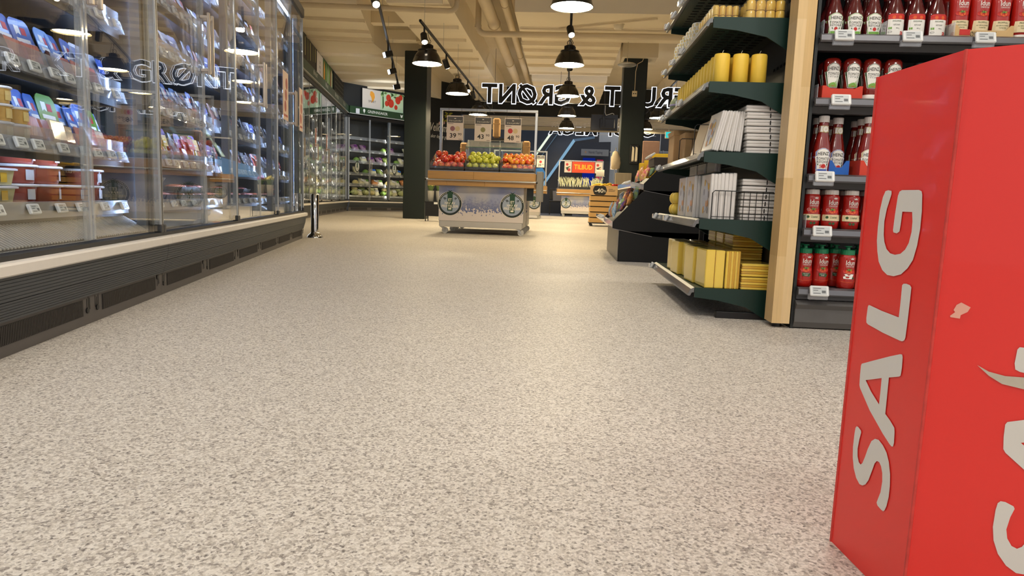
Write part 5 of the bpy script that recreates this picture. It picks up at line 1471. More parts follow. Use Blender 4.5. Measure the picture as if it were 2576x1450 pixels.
def wave_print():
    """printed cart front: pale blue-grey sky above a white speckled wave"""
    m = bpy.data.materials.new('wave_print'); m.use_nodes = True
    nt = m.node_tree; b = nt.nodes['Principled BSDF']; b.inputs['Roughness'].default_value = 0.35
    tc = nt.nodes.new('ShaderNodeTexCoord'); sp = nt.nodes.new('ShaderNodeSeparateXYZ'); nt.links.new(tc.outputs['Object'], sp.inputs[0])
    n1 = nt.nodes.new('ShaderNodeTexNoise'); n1.inputs['Scale'].default_value = 2.2; n1.inputs['Detail'].default_value = 2; nt.links.new(tc.outputs['Object'], n1.inputs['Vector'])
    n2 = nt.nodes.new('ShaderNodeTexNoise'); n2.inputs['Scale'].default_value = 34; n2.inputs['Detail'].default_value = 3; nt.links.new(tc.outputs['Object'], n2.inputs['Vector'])
    r1 = nt.nodes.new('ShaderNodeValToRGB'); r1.color_ramp.elements[0].position = .38; r1.color_ramp.elements[1].position = .62
    r1.color_ramp.elements[0].color = (*lin((196, 190, 180)), 1); r1.color_ramp.elements[1].color = (*lin((136, 146, 184)), 1); nt.links.new(n1.outputs[0], r1.inputs[0])
    # wave mask: z + noise against a level
    ad = nt.nodes.new('ShaderNodeMath'); ad.operation = 'MULTIPLY_ADD'; ad.inputs[1].default_value = 0.42; nt.links.new(n2.outputs[0], ad.inputs[0]); nt.links.new(sp.outputs[2], ad.inputs[2])
    r2 = nt.nodes.new('ShaderNodeValToRGB'); r2.color_ramp.interpolation = 'CONSTANT'; r2.color_ramp.elements[0].color = (1, 1, 1, 1); r2.color_ramp.elements[1].color = (0, 0, 0, 1); r2.color_ramp.elements[1].position = .52; nt.links.new(ad.outputs[0], r2.inputs[0])
    a3 = nt.nodes.new('ShaderNodeMath'); a3.operation = 'MULTIPLY_ADD'; a3.inputs[1].default_value = 0.3; nt.links.new(n2.outputs[0], a3.inputs[0]); nt.links.new(sp.outputs[2], a3.inputs[2])
    r3 = nt.nodes.new('ShaderNodeValToRGB'); r3.color_ramp.elements[0].color = (1, 1, 1, 1); r3.color_ramp.elements[1].color = (0, 0, 0, 1); r3.color_ramp.elements[0].position = .46; r3.color_ramp.elements[1].position = .62; nt.links.new(a3.outputs[0], r3.inputs[0])
    mb = nt.nodes.new('ShaderNodeMix'); mb.data_type = 'RGBA'; mb.inputs[7].default_value = (*lin((92, 104, 150)), 1)
    nt.links.new(r3.outputs[0], mb.inputs[0]); nt.links.new(r1.outputs[0], mb.inputs[6])
    mx = nt.nodes.new('ShaderNodeMix'); mx.data_type = 'RGBA'; mx.inputs[7].default_value = (*lin((222, 212, 206)), 1)
    nt.links.new(r2.outputs[0], mx.inputs[0]); nt.links.new(mb.outputs[2], mx.inputs[6]); nt.links.new(mx.outputs[2], b.inputs['Base Color'])
    return m
WAVE = wave_print()
BOARD = M('oak_board', (180, 138, 80), 0.4, var=0.2, scale=5, stretch=(0.7, 8, 9), coat=0.2)
PLGREY = M('cart_grey', (196, 192, 186), 0.45, var=0.03); EMG = M('emblem_green', (30, 72, 48), 0.5, var=0.04); EMK = M('emblem_dark', (34, 46, 44), 0.5); EMC = M('emblem_cream', (240, 234, 216), 0.5); EMB = M('emblem_blue', (150, 160, 196), 0.5)
def emblem(t, cx, cz, r, y):
    e = ob('emblem_ring', G().disc(cx, cz, r * 1.03, r * 1.03, flatY(y - .001), 40), EMC, t)
    ob('ring_dark', G().disc(cx, cz, r, r, flatY(y - .0016), 40), EMK, e)
    ob('ring_face', G().disc(cx, cz, r * .83, r * .83, flatY(y - .0022), 40), M('emblem_face', (156, 168, 186), 0.5, var=0.06), e)
    g = G(); g.rect(cx - r * .22, cx + r * .22, cz - r * .55, cz + r * 1.0, flatY(y - .0028)); g.poly([[(cx - r * .22, cz - r * .55), (cx + r * .22, cz - r * .55), (cx + r * .22, cz - r * .62), (cx - r * .22, cz - r * .62)]], flatY(y - .0028))
    g.poly([[(cx - .012, cz + r * 1.0), (cx + .012, cz + r * 1.0), (cx + .03, cz + r * 1.14), (cx, cz + r * 1.06), (cx - .03, cz + r * 1.14)]], flatY(y - .0028))
    ob('ribbon', g, EMG, e)
    g = G(); g.poly([[(cx, cz + r * 1.1), (cx + r * .36, cz + r * 1.4), (cx + r * .22, cz + r * 1.12), (cx + r * .1, cz + r * 1.02), (cx - r * .1, cz + r * 1.02), (cx - r * .22, cz + r * 1.12), (cx - r * .36, cz + r * 1.4)]], flatY(y - .0008))
    ob('blue_tail', g, EMB, e)
    g = G()
    g.text('ET', cx, cz + r * .2, r * .32, flatY(y - .0034), bold=.02, fit=r * .3); g.text('HAV AV', cx, cz - r * .08, r * .32, flatY(y - .0034), bold=.02, fit=r * .9); g.text('FRISTELSER', cx, cz - r * .34, r * .3, flatY(y - .0034), bold=.02, fit=r * 1.42)
    for k in range(18):
        a = PI * (.12 + .76 * k / 17)
        if abs(a - PI / 2) > .2: g.disc(cx + r * .915 * math.cos(a), cz + r * .915 * math.sin(a), r * .035, r * .035, flatY(y - .002), 6)
    g.rect(cx - r * .13, cx + r * .13, cz - r * .52, cz - r * .38, flatY(y - .0033))
    ob('emblem_lettering', g, EMC, e)
    g = G()
    for s in (-1, 1):
        for k in range(4):
            a = PI / 2 + s * (.35 + .5 * (k - 1.5)); bx, bz = cx + s * r * .48, cz + r * .3
            g.poly([[(bx, bz), (bx + r * .2 * math.cos(a) + .006, bz + r * .2 * math.sin(a)), (bx + r * .2 * math.cos(a) - .006, bz + r * .2 * math.sin(a) + .004)]], flatY(y - .003))
    ob('sprig', g, EMK, e)
def cart(label, loc, bars=True, depth=0.8, emb=True):
    t = thing('fruit_cart', label, 'cart', loc)
    ob('printed_front', G().cbox(-.565, .565, 0.0, .02, .17, .66, .003), WAVE, t)
    ob('body', G().box(-.56, .56, .021, depth - .02, .10, .66), M('cart_side', (170, 168, 164), 0.4), t)
    ob('grey_plinth', G().cbox(-.55, .55, -.004, .019, .09, .168, .003), PLGREY, t)
    if emb:
        emblem(t, -.415, .40, .156, 0.0); emblem(t, .415, .395, .156, 0.0)
    for x in (-.52, .5):
        for y in (.05, depth - .1):
            c = ob('caster', G().cbox(x - .03, x + .03, y - .03, y + .03, .084, .098, .003).prism([(x - .02, .09), (x + .02, .09), (x + .05, .03), (x + .03, .03)], 'y', y - .02, y - .014).prism([(x - .02, .09), (x + .02, .09), (x + .05, .03), (x + .03, .03)], 'y', y + .014, y + .02), STEEL, t)
            ob('wheel', G().cyl((x + .038, y - .013, .042), (x + .038, y + .013, .042), .042, n=22).cyl((x + .038, y - .015, .042), (x + .038, y + .015, .042), .015, n=12), M('wheel_grey', (196, 194, 188), 0.4), c)
    # oak collar: two rows of boards round a steel bump bar
    for row_, (z0, z1, xs) in enumerate(((.715, .822, (-.705, -.1, .705)), (.635, .7, (-.7, -.45, .05, .7)))):
        for a, b in zip(xs, xs[1:]):
            ob('oak_board', G().cbox(a + .0008, b - .0008, -.075, -.05, z0, z1, .002), BOARD, t)
        for s in (-1, 1):
            ob('oak_board', G().cbox(s * .7 - .0125, s * .7 + .0125, -.049, depth, z0, z1, .002), BOARD, t)
    ob('bump_bar', G().cyl((-.72, -.085, .708), (.72, -.085, .708), .013, n=12), STEEL, t)
    for s in (-1, 1):
        ob('bar_end', G().cyl((s * .72, -.085, .708), (s * .742, -.085, .708), .016, n=12), BLACK, t)
    ob('top_edge', G().cbox(-.7, .7, -.077, -.045, .8225, .83, .001), STEEL, t)
    ob('deck', G().box(-.688, .688, -.049, depth, .78, .8), M('deck_black', (30, 30, 30), 0.5), t)
    if bars:
        f = ob('frame_bar', G().cbox(-.685, .685, depth * .78, depth * .78 + .035, 1.68, 1.715, .003), STEEL, t)
        for s in (-1, 1):
            ob('frame_post', G().cbox(s * .667 - .0175, s * .667 + .0175, depth * .78, depth * .78 + .035, .8, 1.68, .003), STEEL, t)
    return t
C1 = (-1.085, 9.07, 0)
ca = cart('apple cart with sea wave print and oak collar', C1)
ob('steel_side_box', G().cbox(.715, .80, .15, .62, .46, .86, .004), M('dull_steel', (150, 148, 142), 0.5, 0.6), ca)
ob('green_side_panel', G().cbox(.60, .69, .02, .03, .47, .63, .002), DARKGREEN, ca)

# apple crates and apples
RED = two_tone('apple_red', (196, 44, 40), (232, 142, 72), 14, .46, .66); GRN = two_tone('apple_green', (176, 182, 44), (204, 206, 86), 10, .35, .7); MIX = two_tone('apple_mixed', (208, 50, 40), (238, 176, 60), 12, .42, .6)
STEM = M('apple_stem', (84, 60, 30), 0.7)
def mk_apple(mat):
    def mk():
        o = tag(ob('apple', G().lathe([(.004, -.031), (.016, -.036), (.03, -.028), (.04, -.004), (.041, .012), (.034, .029), (.02, .036), (.008, .031), (.002, .026)], 16), mat), '', 'apple')
        ob('stem', G().tube([(0, 0, .026), (.002, 0, .036), (.006, 0, .044)], .0016, 5), STEM, o)
        ob('sticker', G().add([(.0415 * math.cos(a) * .99 + .0004, .0415 * math.sin(a) * .99, z) for z in (.002, .014) for a in (-.15, .15)], [(0, 1, 3, 2)]), M('sticker', (214, 216, 226), 0.4), o)
        return o
    return Kind(mk)
for ci, (nm, mat, nmc, sc) in enumerate((('left', RED, 'red and orange', 1.02), ('middle', GRN, 'yellow green', 1.0), ('right', MIX, 'red and yellow', .92))):
    cx = -.46 + ci * .462
    kt = thing('fruit_crate', '%s black crate of apples on the fruit cart' % nm, 'crate', (C1[0] + cx, C1[1], .8))
    ob('crate_front', G().cbox(-.222, .222, -.035, -.028, .03, .085, .002), M('crate_black', (38, 36, 36), 0.5, var=.1), kt)
    g = G()
    for k in range(2):
        g.rect(-.17 + k * .2, -.05 + k * .2, .055, .06, flatY(-.0355))
    ob('crate_mark', g, M('crate_mark_grey', (90, 88, 86), 0.5), kt)
    ob('crate_bed', G().prism([(-.028, .002), (-.028, .04), (.42, .2), (.42, .002)], 'x', -.222, .222), M('crate_black', (38, 36, 36), 0.5, var=.1), kt)
    ob('clear_front', G().box(-.222, .222, -.04, -.037, .06, .14), glass('crate_glass', (.96, .97, .97), 1.0, .02, .012), kt)
    for s in (-1, 1):
        ob('clear_side', G().prism([(-.028, .06), (-.028, .13), (.42, .3), (.42, .2)], 'x', s * .2245 - .001, s * .2245 + .001), glass('crate_glass', (.96, .97, .97), 1.0, .02, .012), kt)
    AK = mk_apple(mat); n = 5 if ci < 2 else 6
    rr = .041 * sc
    for layer in range(2):
        for r in range(5 - layer):
            m_ = n - ((r + layer) % 2)
            for i in range(m_):
                if layer and random.random() < (.28 if ci == 0 else .18): continue
                x = cx + (i - (m_ - 1) / 2) * .083 * (5 / n if ci == 2 else 1) + random.uniform(-.007, .007)
                y = .012 + r * .083 + layer * .04 + random.uniform(-.007, .007)
                z_ = .8 + .04 + (y + .028) * .357 + rr * .98 + layer * .062 + random.uniform(0, .006)
                AK.put((C1[0] + x, C1[1] + y, z_), rot=(random.uniform(-1.1, 1.1), random.uniform(-1.1, 1.1), random.uniform(0, 6.28)),
                       label='%s apple in the %s crate, %s %s row, %s from the left' % (nmc, nm, ('lower', 'upper')[layer], nth(r), nth(i)), group='apples in the %s crate' % nm, scale=(sc, sc, sc))
# hanging price cards
SIGNP = M('sign_paper', (226, 214, 204), 0.6, var=.02); SIGNG = M('sign_grey', (92, 92, 94), 0.6, var=.04); INK = M('sign_ink', (48, 46, 48), 0.6)
def price_card(label, loc, big, small, fruits, w=.235, h=.335, rz=0):
    t = thing('price_card', label, 'price sign', loc, rz, group='hanging price cards')
    ob('card', G().cbox(-w / 2, w / 2, -.003, .003, -h, 0, .001), SIGNP, t)
    ob('grey_heading', G().rect(-w * .46, w * .46, -h * .29, -h * .04, flatY(-.0034)), SIGNG, t)
    g = G(); g.text('Et hav av gode tilbud', 0, -h * .235, h * .085, flatY(-.004), shear=.3, fit=w * .72); g.rect(-.012, .012, -h * .13, -h * .1, flatY(-.004)); ob('script_heading', g, EMC, t)
    g = G(); g.text(big, -w * .12, -h * .9, h * .26, flatY(-.0036), bold=.02, fit=w * .34 * len(big) / 2 * 1.15); g.text(small, w * .29, -h * .80, h * .14, flatY(-.0036), bold=.01, fit=w * .22)
    g.rect(-w * .42, -w * .1, -h * .345, -h * .33, flatY(-.0036)); g.rect(w * .22, w * .42, -h * .965, -h * .95, flatY(-.0036)); ob('price_print', g, INK, t)
    for dx, mt in fruits:
        ob('fruit_picture', G().disc(dx, -h * .53, .034, .034, flatY(-.0038), 18), mt, t)
    for s in (-1, 1):
        ob('hook_wire', G().tube([(s * w * .38, -.004, -.012), (s * w * .38, -.006, .03), (s * w * .38, 0, .08), (s * w * .38, .0, .118)], .002, 5), WIRE, t)
FP1, FP2, FP3, FP4 = M('fruit_mauve', (150, 104, 112), .6), M('fruit_cut', (210, 192, 150), .6), M('fruit_olive', (142, 138, 92), .6), M('fruit_red', (196, 60, 66), .6)
yb = C1[1] + .8 * .78 - .012
price_card('left price card on the apple cart frame, price thirty-nine ninety', (-1.553, yb, 1.612), '39', '90', ((-.035, FP1), (.035, FP2)))
price_card('middle price card on the apple cart frame, price forty-three ninety', (-1.16, yb, 1.606), '43', '90', ((0, FP3),))
price_card('right price card on the apple cart frame, price forty-eight ninety', (-.742, yb, 1.60), '48', '90', ((-.035, FP4), (.035, FP2)))

# twin cart behind the apples with glass hood and paper bags
cb = cart('second cart standing back to back behind the apple cart', (C1[0], 10.03, 0), bars=False, emb=False, depth=.75)
hd = thing('glass_hood', 'clear glass hood with green edges behind the apples', 'glass hood', (C1[0], 10.25, .801))
ob('front_pane', G().prism([(-.04, 0), (-.034, 0), (-.034, .42), (-.04, .42)], 'x', -.39, .44), glass('hood_glass', (.88, .93, .9), 1.6, 0, .05), hd)
ob('top_pane', G().prism([(-.04, .42), (.0, .425), (.2, .545), (.2, .539)], 'x', -.39, .44), glass('hood_glass', (.88, .93, .9), 1.6, 0, .05), hd)
ob('green_edge', G().cbox(-.39, .44, -.043, -.036, .42, .43, .001), M('glass_edge_green', (90, 130, 110), .25), hd)
ob('black_shelf', G().cbox(-.06, .36, .15, .3, .55, .58, .003), BLACK, hd)
for x in (-.38, -.05, .1, .43):
    ob('hood_post', G().cyl((x, .2, 0), (x, .2, .545), .012, n=10), STEEL, hd)
KB2 = M('paper_bag_brown', (190, 150, 100), 0.7, var=.08)
for i, (x, zb, h) in enumerate(((-.44, .801, .5), (.04, 1.39, .29), (.5, .801, .55))):
    t = thing('paper_bag_stack', ['brown paper bag stack left of the glass hood', 'brown paper bag stack on the black shelf above', 'brown paper bag stack right of the glass hood'][i], 'paper bags', (C1[0] + x, 10.47 if i == 1 else 10.42, zb))
    ob('bags', G().cbox(-.055, .055, -.05, .05, 0, h, .02), KB2, t)
    ob('top_fold', G().cbox(-.057, .057, -.052, .052, h - .09, h - .075, .004), M('paper_fold', (206, 164, 108), .7), t)

# cart with leeks and the TILBUD sign -------------------------------------
C2 = (.5, 20.9, 0)
cart('leek cart with orange offer sign near the entrance', C2, depth=.7)
LKM = two_tone('leek', (236, 234, 206), (190, 196, 140), 30, .4, .65); LKG = M('leek_leaf', (92, 116, 62), .5)
def mk_leek():
    o = tag(ob('leek', G().lathe([(.006, 0), (.016, .01), (.014, .05), (.013, .14), (.016, .2)], 9), LKM), '', 'leek')
    g = G()
    for k in range(4):
        a = k * 1.6; c, s = math.cos(a), math.sin(a)
        g.add([(.012 * c - .008 * s, .012 * s + .008 * c, .17), (.012 * c + .008 * s, .012 * s - .008 * c, .17), (.03 * c + .007 * s, .03 * s - .007 * c, .235), (.045 * c, .045 * s, .26)], [(0, 1, 2, 3)])
    tag(ob('leaf_tips', g, [LKM], o), kind='stuff')
    return o
LE = Kind(mk_leek)
for r in range(3):
    for i in range(20):
        LE.put((C2[0] - .6 + i * .062 + random.uniform(-.012, .012), C2[1] + .03 + r * .11, .862 + r * .045), rot=(-.25 + random.uniform(-.15, .15), random.uniform(-.3, .3), random.random() * 6), label='white green leek, %s from the left in the %s row' % (nth(i), ('front', 'middle', 'rear')[r]), group='leeks standing on the offer cart')
for i in range(3):
    t = thing('fruit_crate', 'black slatted crate of leeks, %s from the left' % nth(i), 'crate', (C2[0] - .45 + i * .45, C2[1], .8))
    ob('crate_front', G().cbox(-.222, .222, -.035, -.028, .0, .1, .002), M('crate_black', (38, 36, 36), 0.5, var=.1), t)
    ob('crate_bed', G().prism([(-.028, 0), (-.028, .06), (.35, .16), (.35, 0)], 'x', -.222, .222), M('crate_black', (38, 36, 36), 0.5, var=.1), t)
yb2 = C2[1] + .7 * .78 - .012
ts = thing('offer_sign', 'orange red hanging sign with the yellow word TILBUD', 'sign', (.57, yb2, 1.675))
ob('board', G().cbox(-.345, .345, -.004, .004, -.335, 0, .002), M('offer_orange', (226, 78, 40), .55, var=.03), ts)
ob('lettering', G().text('TILBUD', 0, -.225, .2, flatY(-.0046), bold=.018, fit=.56), M('offer_yellow', (252, 204, 46), .55, var=0), ts)
for s in (-1, 1): ob('hook_wire', G().cyl((s * .28, 0, 0), (s * .28, .0, .03), .003, n=5), WIRE, ts)
def veg_sheet(label, x):
    t = thing('offer_sheet', label, 'sign', (x, yb2, 1.675))
    ob('sheet', G().cbox(-.11, .11, -.003, .003, -.335, 0, .001), SIGNP, t)
    g = G(); g.disc(-.03, -.09, .04, .04, flatY(-.0036), 16, 0); g.poly([[(-.08, -.19), (.06, -.14), (.07, -.16), (-.04, -.22)]], flatY(-.0036), 1); g.disc(.03, -.25, .05, .05, flatY(-.0037), 14, 0); g.disc(-.02, -.22, .03, .04, flatY(-.0038), 12, 1)
    ob('vegetable_print', g, [FP4, M('print_darkgreen', (60, 80, 56), .6)], t)
    for s in (-1, 1): ob('hook_wire', G().cyl((s * .08, 0, 0), (s * .08, 0, .03), .003, n=5), WIRE, t)
veg_sheet('white vegetable offer sheet left of the orange sign', .1); veg_sheet('white vegetable offer sheet right of the orange sign', 1.04)
price_card('price card reading 24.90 beside the offer cart', (1.36, 19.0, 1.72), '24', '90', ((0, FP2),), w=.25, h=.36)
pst = thing('card_stand', 'slim steel stand holding the 24.90 price card', 'stand', (1.36, 19.03, 0))
ob('pole', G().cyl((0, 0, .02), (0, 0, 1.82), .012, n=10), STEEL, pst); ob('top_bar', G().cbox(-.16, .16, -.03, .01, 1.82, 1.84, .002), STEEL, pst); ob('foot_plate', G().lathe([(.16, 0), (.16, .012), (.03, .02)], 18), STEEL, pst)
bgr = thing('bag_roll', 'white plastic bag roll on a steel stand before the offer cart', 'bag roll', (1.0, 19.6, 0))
ob('pole', G().cyl((0, 0, .02), (0, 0, 1.2), .014, n=10), STEEL, bgr); ob('roll', G().cyl((-.11, 0, 1.28), (.11, 0, 1.28), .09, n=20), M('roll_white', (226, 220, 204), .5), bgr); ob('holder', G().cbox(-.13, .13, -.02, .02, 1.18, 1.2, .003), STEEL, bgr); ob('foot_plate', G().lathe([(.14, 0), (.14, .012), (.03, .02)], 18), STEEL, bgr)
# third cart, half hidden behind the first
C3 = (-1.14, 17.2, 0)
cart('third fruit cart half hidden behind the apple cart', C3, depth=.7)
price_card('small price card hanging on the third fruit cart', (-.62, C3[1] + .7 * .78 - .012, 1.6), '29', '90', ((0, FP4),), w=.2, h=.3)
for i in range(4):
    t = thing('berry_tray', 'tray of pink red berries, %s from the left on the third cart' % nth(i), 'fruit tray', (C3[0] - .35 + i * .27, C3[1] + .1, .801))
    ob('tray', G().cbox(-.12, .12, -.1, .1, 0, .09, .01), M('tray_pale', (220, 206, 200), .4), t)
    ob('berries', G().ellip((0, 0, .09), .11, .09, .04, 14, 6, jit=.12), M('berry_red', (214, 66, 62), .4, var=.2, scale=60), t)

# slatted crate trolley -40% ---------------------------------------------
tr = thing('crate_trolley', 'slatted wooden crate trolley with a black discount badge', 'trolley', (.79, 13.7, 0))
PINE = M('pine_slat', (206, 164, 100), .55, var=.14, scale=6, stretch=(.8, 8, 8))
for i in range(5):
    z0 = .075 + i * .108
    ob('front_slat', G().cbox(-.262, .262, 0, .016, z0, z0 + .088, .003), PINE, tr)
    for s in (-1, 1): ob('side_slat', G().cbox(s * .254 - .008, s * .254 + .008, .02, .5, z0, z0 + .088, .003), PINE, tr)
ob('top_board', G().cbox(-.268, .268, -.008, .02, .615, .8, .003), M('pine_top', (220, 182, 126), .55, var=.1, scale=6, stretch=(.8, 8, 8)), tr)
ob('inner_box', G().box(-.24, .24, .022, .49, .07, .76), M('crate_inner', (60, 48, 34), .7), tr)
ob('badge', G().prism([(-.215 + .0, .70), (-.19, .635), (-.16, .618), (0.0, .618), (.03, .635), (.055, .70), (.055, .72), (.03, .785), (0, .797), (-.16, .797), (-.19, .785), (-.215, .72)], 'y', -.0105, -.009), M('badge_black', (26, 26, 26), .5), tr)
g = G(); g.text('-40', -.095, .665, .115, flatY(-.0112), bold=.02, fit=.17); g.text('%', .015, .675, .065, flatY(-.0112), bold=.01)
ob('badge_lettering', g, EMC, tr)
g = G()
for k, wd in enumerate((.08, .13, .12)): g.rect(.09, .09 + wd, .735 - k * .022, .742 - k * .022, flatY(-.0092))
tag(ob('small_print', g, INK, tr), kind='stuff')
ob('base_frame', G().cbox(-.27, .27, -.01, .5, .055, .072, .003), BLACK, tr)
for x in (-.22, .22):
    for y in (.03, .45):
        ob('caster', G().cyl((x, y - .012, .027), (x, y + .012, .027), .027, n=14), BLACK, tr)
BAN = M('banana_yellow', (236, 196, 62), .45, var=.1)
for i in range(7):
    x = .62 + .3 * (i / 6) + random.uniform(-.02, .02)
    a = random.uniform(-.6, .6)
    g = G().tube([(-.09, 0, .0), (-.05, 0, .02), (0, 0, .028), (.05, 0, .02), (.085, 0, -.004)], .017, 8)
    o = tag(ob('banana', g, BAN, loc=(x, 13.78 + .09 * (i % 4), .79 + .012 * (i % 3)), rot=(0, -.3 * (i % 2), a)), 'yellow banana on the crate trolley, %s from the left' % nth(i), 'banana', 'bananas on the crate trolley')
    ob('tip', G().ellip((-.092, 0, -.001), .008, .006, .006, 6, 4), STEM, o)
for i in range(3):
    o = tag(ob('tomato', G().lathe([(.004, -.028), (.02, -.03), (.036, -.012), (.037, .008), (.026, .026), (.006, .028)], 14), M('tomato_red', (196, 44, 30), .3), loc=(.98 + .04 * i, 13.8 + .07 * i, .815)), 'red tomato at the right of the crate trolley, %s one' % nth(i), 'tomato', 'tomatoes on the crate trolley')
    ob('calyx', G().disc(0, 0, .014, .014, lambda a, b: (a, b, .029), 6), LKG, o)
nb = thing('net_bag', 'beige cloth bag hanging beside the wooden column foot', 'bag', (1.0, 13.95, .72))
ob('cloth', G().loft([[(r * (.09 + .02 * math.sin(3 * t + k)) * math.cos(t), r * .05 * math.sin(t), z_) for t in [2 * PI * q / 12 for q in range(12)]] for k, (z_, r) in enumerate(((.42, .5), (.44, .85), (.55, 1.0), (.64, .95), (.74, .6), (.78, .25)))]), M('cloth_beige', (196, 180, 152), .8, var=.12), nb)
ob('hanging_pole', G().cyl((.0, .05, -.8), (0, .05, .85), .01, n=8).cyl((0, .05, .84), (0, -.01, .8), .006, n=6), STEEL, nb)

# ================================================================== black sweet bins on the right
BK = M('bin_black', (16, 16, 17), .45, var=.15)
BY0, BY1 = 5.8, 7.15
bn = thing('sweet_bin_stand', 'black stepped pick and mix stand behind the green gondola', 'display stand', (0, BY0, 0))
ob('plinth', G().cbox(.478, 1.45, 0.0, BY1 - BY0, 0, .262, .004), BK, bn)
ob('plinth_front', G().box(.472, .4775, 0.0, BY1 - BY0, .002, .26), M('plinth_grey', (120, 118, 112), .4, .4), bn)
def hopper(side, slope, lip, thick=.012):
    for y in (0.0, BY1 - BY0 - thick):
        sp_ = ob('side_cheek', G().prism(side, 'y', y, y + thick), BK, bn)
    (x0, z0), (x1, z1) = slope
    ob('sloping_bed', G().prism([(x0, z0), (x1, z1), (x1, z1 - .015), (x0, z0 - .015)], 'y', .013, BY1 - BY0 - .013), BK, bn)
    ob('clear_lip', G().prism(lip, 'y', 0.0, BY1 - BY0), CLEAR, bn)
    a, b = side[0], side[-1]
    ob('silver_edge', G().prism([(a[0], a[1] - .001), (b[0], b[1] - .001), (b[0], b[1] - .005), (a[0], a[1] - .005)], 'y', -.002, .004), ALU, bn)
hopper([(.42, .278), (.42, .332), (.645, .578), (.68, .60), (1.45, .60), (1.45, .18), (.752, .222)], ((.43, .30), (.66, .5)), [(.345, .345), (.35, .335), (.42, .285), (.424, .33), (.36, .372), (.345, .372)])
hopper([(.66, .602), (.66, .655), (.86, .875), (.9, .9), (1.45, .9), (1.45, .54), (.9, .565)], ((.67, .62), (.88, .8)), [(.55, .63), (.556, .62), (.66, .605), (.663, .65), (.565, .668), (.55, .668)])
ob('tall_back', G().box(1.43, 1.45, 0.0, BY1 - BY0, .9, 1.7), BK, bn)
for k in range(5):
    ob('price_tag', TAGME, None, bn, (.335, .08 + k * .12, .372), rot=(-.9, 0, -PI / 2)); ob('price_tag', TAGME, None, bn, (.54, .08 + k * .12, .668), rot=(-.9, 0, -PI / 2))
CNDY = [two_tone('wrap_blue', (120, 170, 206), (206, 222, 232), 30), two_tone('wrap_orange', (226, 146, 70), (240, 196, 130), 26), two_tone('wrap_violet', (116, 84, 150), (226, 150, 80), 22), two_tone('wrap_lime', (150, 176, 90), (96, 130, 150), 22), two_tone('wrap_pink', (226, 84, 130), (236, 206, 90), 22)]
def mk_candy(m):
    def mk():
        n = 12; rings = []
        for k in range(6):
            u = k / 5; b = .02 * math.sin(PI * u) ** .5 if 0 < k < 5 else .003
            rings.append([(.042 * (1.1 if k in (0, 5) else 1) * math.cos(2 * PI * i / n), b * math.sin(2 * PI * i / n) * random.uniform(.7, 1.2), u * .11 + random.uniform(-.004, .004)) for i in range(n)])
        o = tag(ob('sweet_bag', G().loft(rings), m), '', 'sweet bag')
        ob('seal', G().box(-.046, .046, -.002, .002, .106, .118), m, o)
        return o
    return Kind(mk)
CD = [mk_candy(m) for m in CNDY]; CDN = ['pale blue', 'orange', 'violet and orange', 'lime green', 'pink']
cc = {}
def sweets(tier, x0, z0, x1, z1, cols, rows_, pal):
    for c in range(cols):
        for r in range(rows_):
            t = (r + .5) / rows_; k = pal[(r + c * 2) % len(pal)]
            cc[k] = cc.get(k, -1) + 1
            CD[k].put((x0 + (x1 - x0) * t, BY0 + .09 + c * .12 + random.uniform(-.02, .02), z0 + (z1 - z0) * t + .02), rot=(-.3 + random.uniform(-.3, .3), random.uniform(-.3, .3), -PI / 2 + random.uniform(-.5, .5)), label='%s sweet bag in the %s black bin, %s of its colour' % (CDN[k], tier, nth(cc[k])), group='sweet bags in the bins')
sweets('lower', .40, .33, .63, .52, 6, 4, (0, 2, 1, 3, 2, 1))
cc = {}
sweets('upper', .63, .65, .74, .72, 6, 2, (4, 3, 1))
YEL = M('carton_yellow', (244, 200, 20), .4, var=.03)
for i, (y, x, zz) in enumerate(((.25, .775, .73), (.5, .76, .72), (.42, .86, .80))):
    t = thing('yellow_carton', ['nearest yellow sweet carton with black star', 'middle yellow sweet carton with black star', 'rear upper yellow sweet carton with black star'][i], 'carton', (x, BY0 + y, zz), -.25, 'yellow sweet cartons')
    ob('carton', G().cbox(-.09, .09, -.05, .05, 0, .13, .006), YEL, t)
    g = G()
    for fn in (flatY(-.0506), lambda a, b: (-.0906, -a, b)):
        g.poly([[(.04 * (1 if k % 2 else .5) * math.sin(k * PI / 5) * (.9 if fn is not flatY else 1), .06 + .04 * (1 if k % 2 else .5) * math.cos(k * PI / 5)) for k in range(10)]], fn)
    ob('black_star', g, BLACK, t)
    g = G(); g.text('Nidar', 0, .05, .03, flatY(-.0512), shear=.2, fit=.055); g.text('Nidar', 0, .05, .03, lambda a, b: (-.0912, -a, b), shear=.2, fit=.055)
    ob('lettering', g, EMC, t)
pb = thing('peach_board', 'plain peach coloured board above the sweet bins', 'board', (.92, 7.6, 0))
ob('board', G().cbox(-.09, .09, 0, .02, .86, 1.16, .004), M('peach_board', (206, 160, 128), .6, var=.08), pb); ob('pole', G().cyl((.05, .03, 0), (.05, .03, .9), .012, n=8), BLACK, pb); ob('foot_plate', G().cbox(-.1, .15, -.05, .15, 0, .015, .003), BLACK, pb)
bt = thing('tag_tray', 'brown tray edge with a fan of white price tags', 'tray', (.64, 4.55, .74))
ob('tray', G().cbox(-.065, .06, 0, .3, 0, .055, .004), M('tray_brown', (70, 60, 54), .5), bt)
for k in range(5): ob('price_tag', TAGME, None, bt, (-.075, .03 + k * .06, .07), rot=(-.9, 0, -PI / 2))
ob('support_arm', G().cbox(.05, .31, .12, .15, .0, .02, .003), BLACK, bt)
ob('support_post', G().cbox(.28, .31, .12, .15, -.74, 0, .003), BLACK, bt)

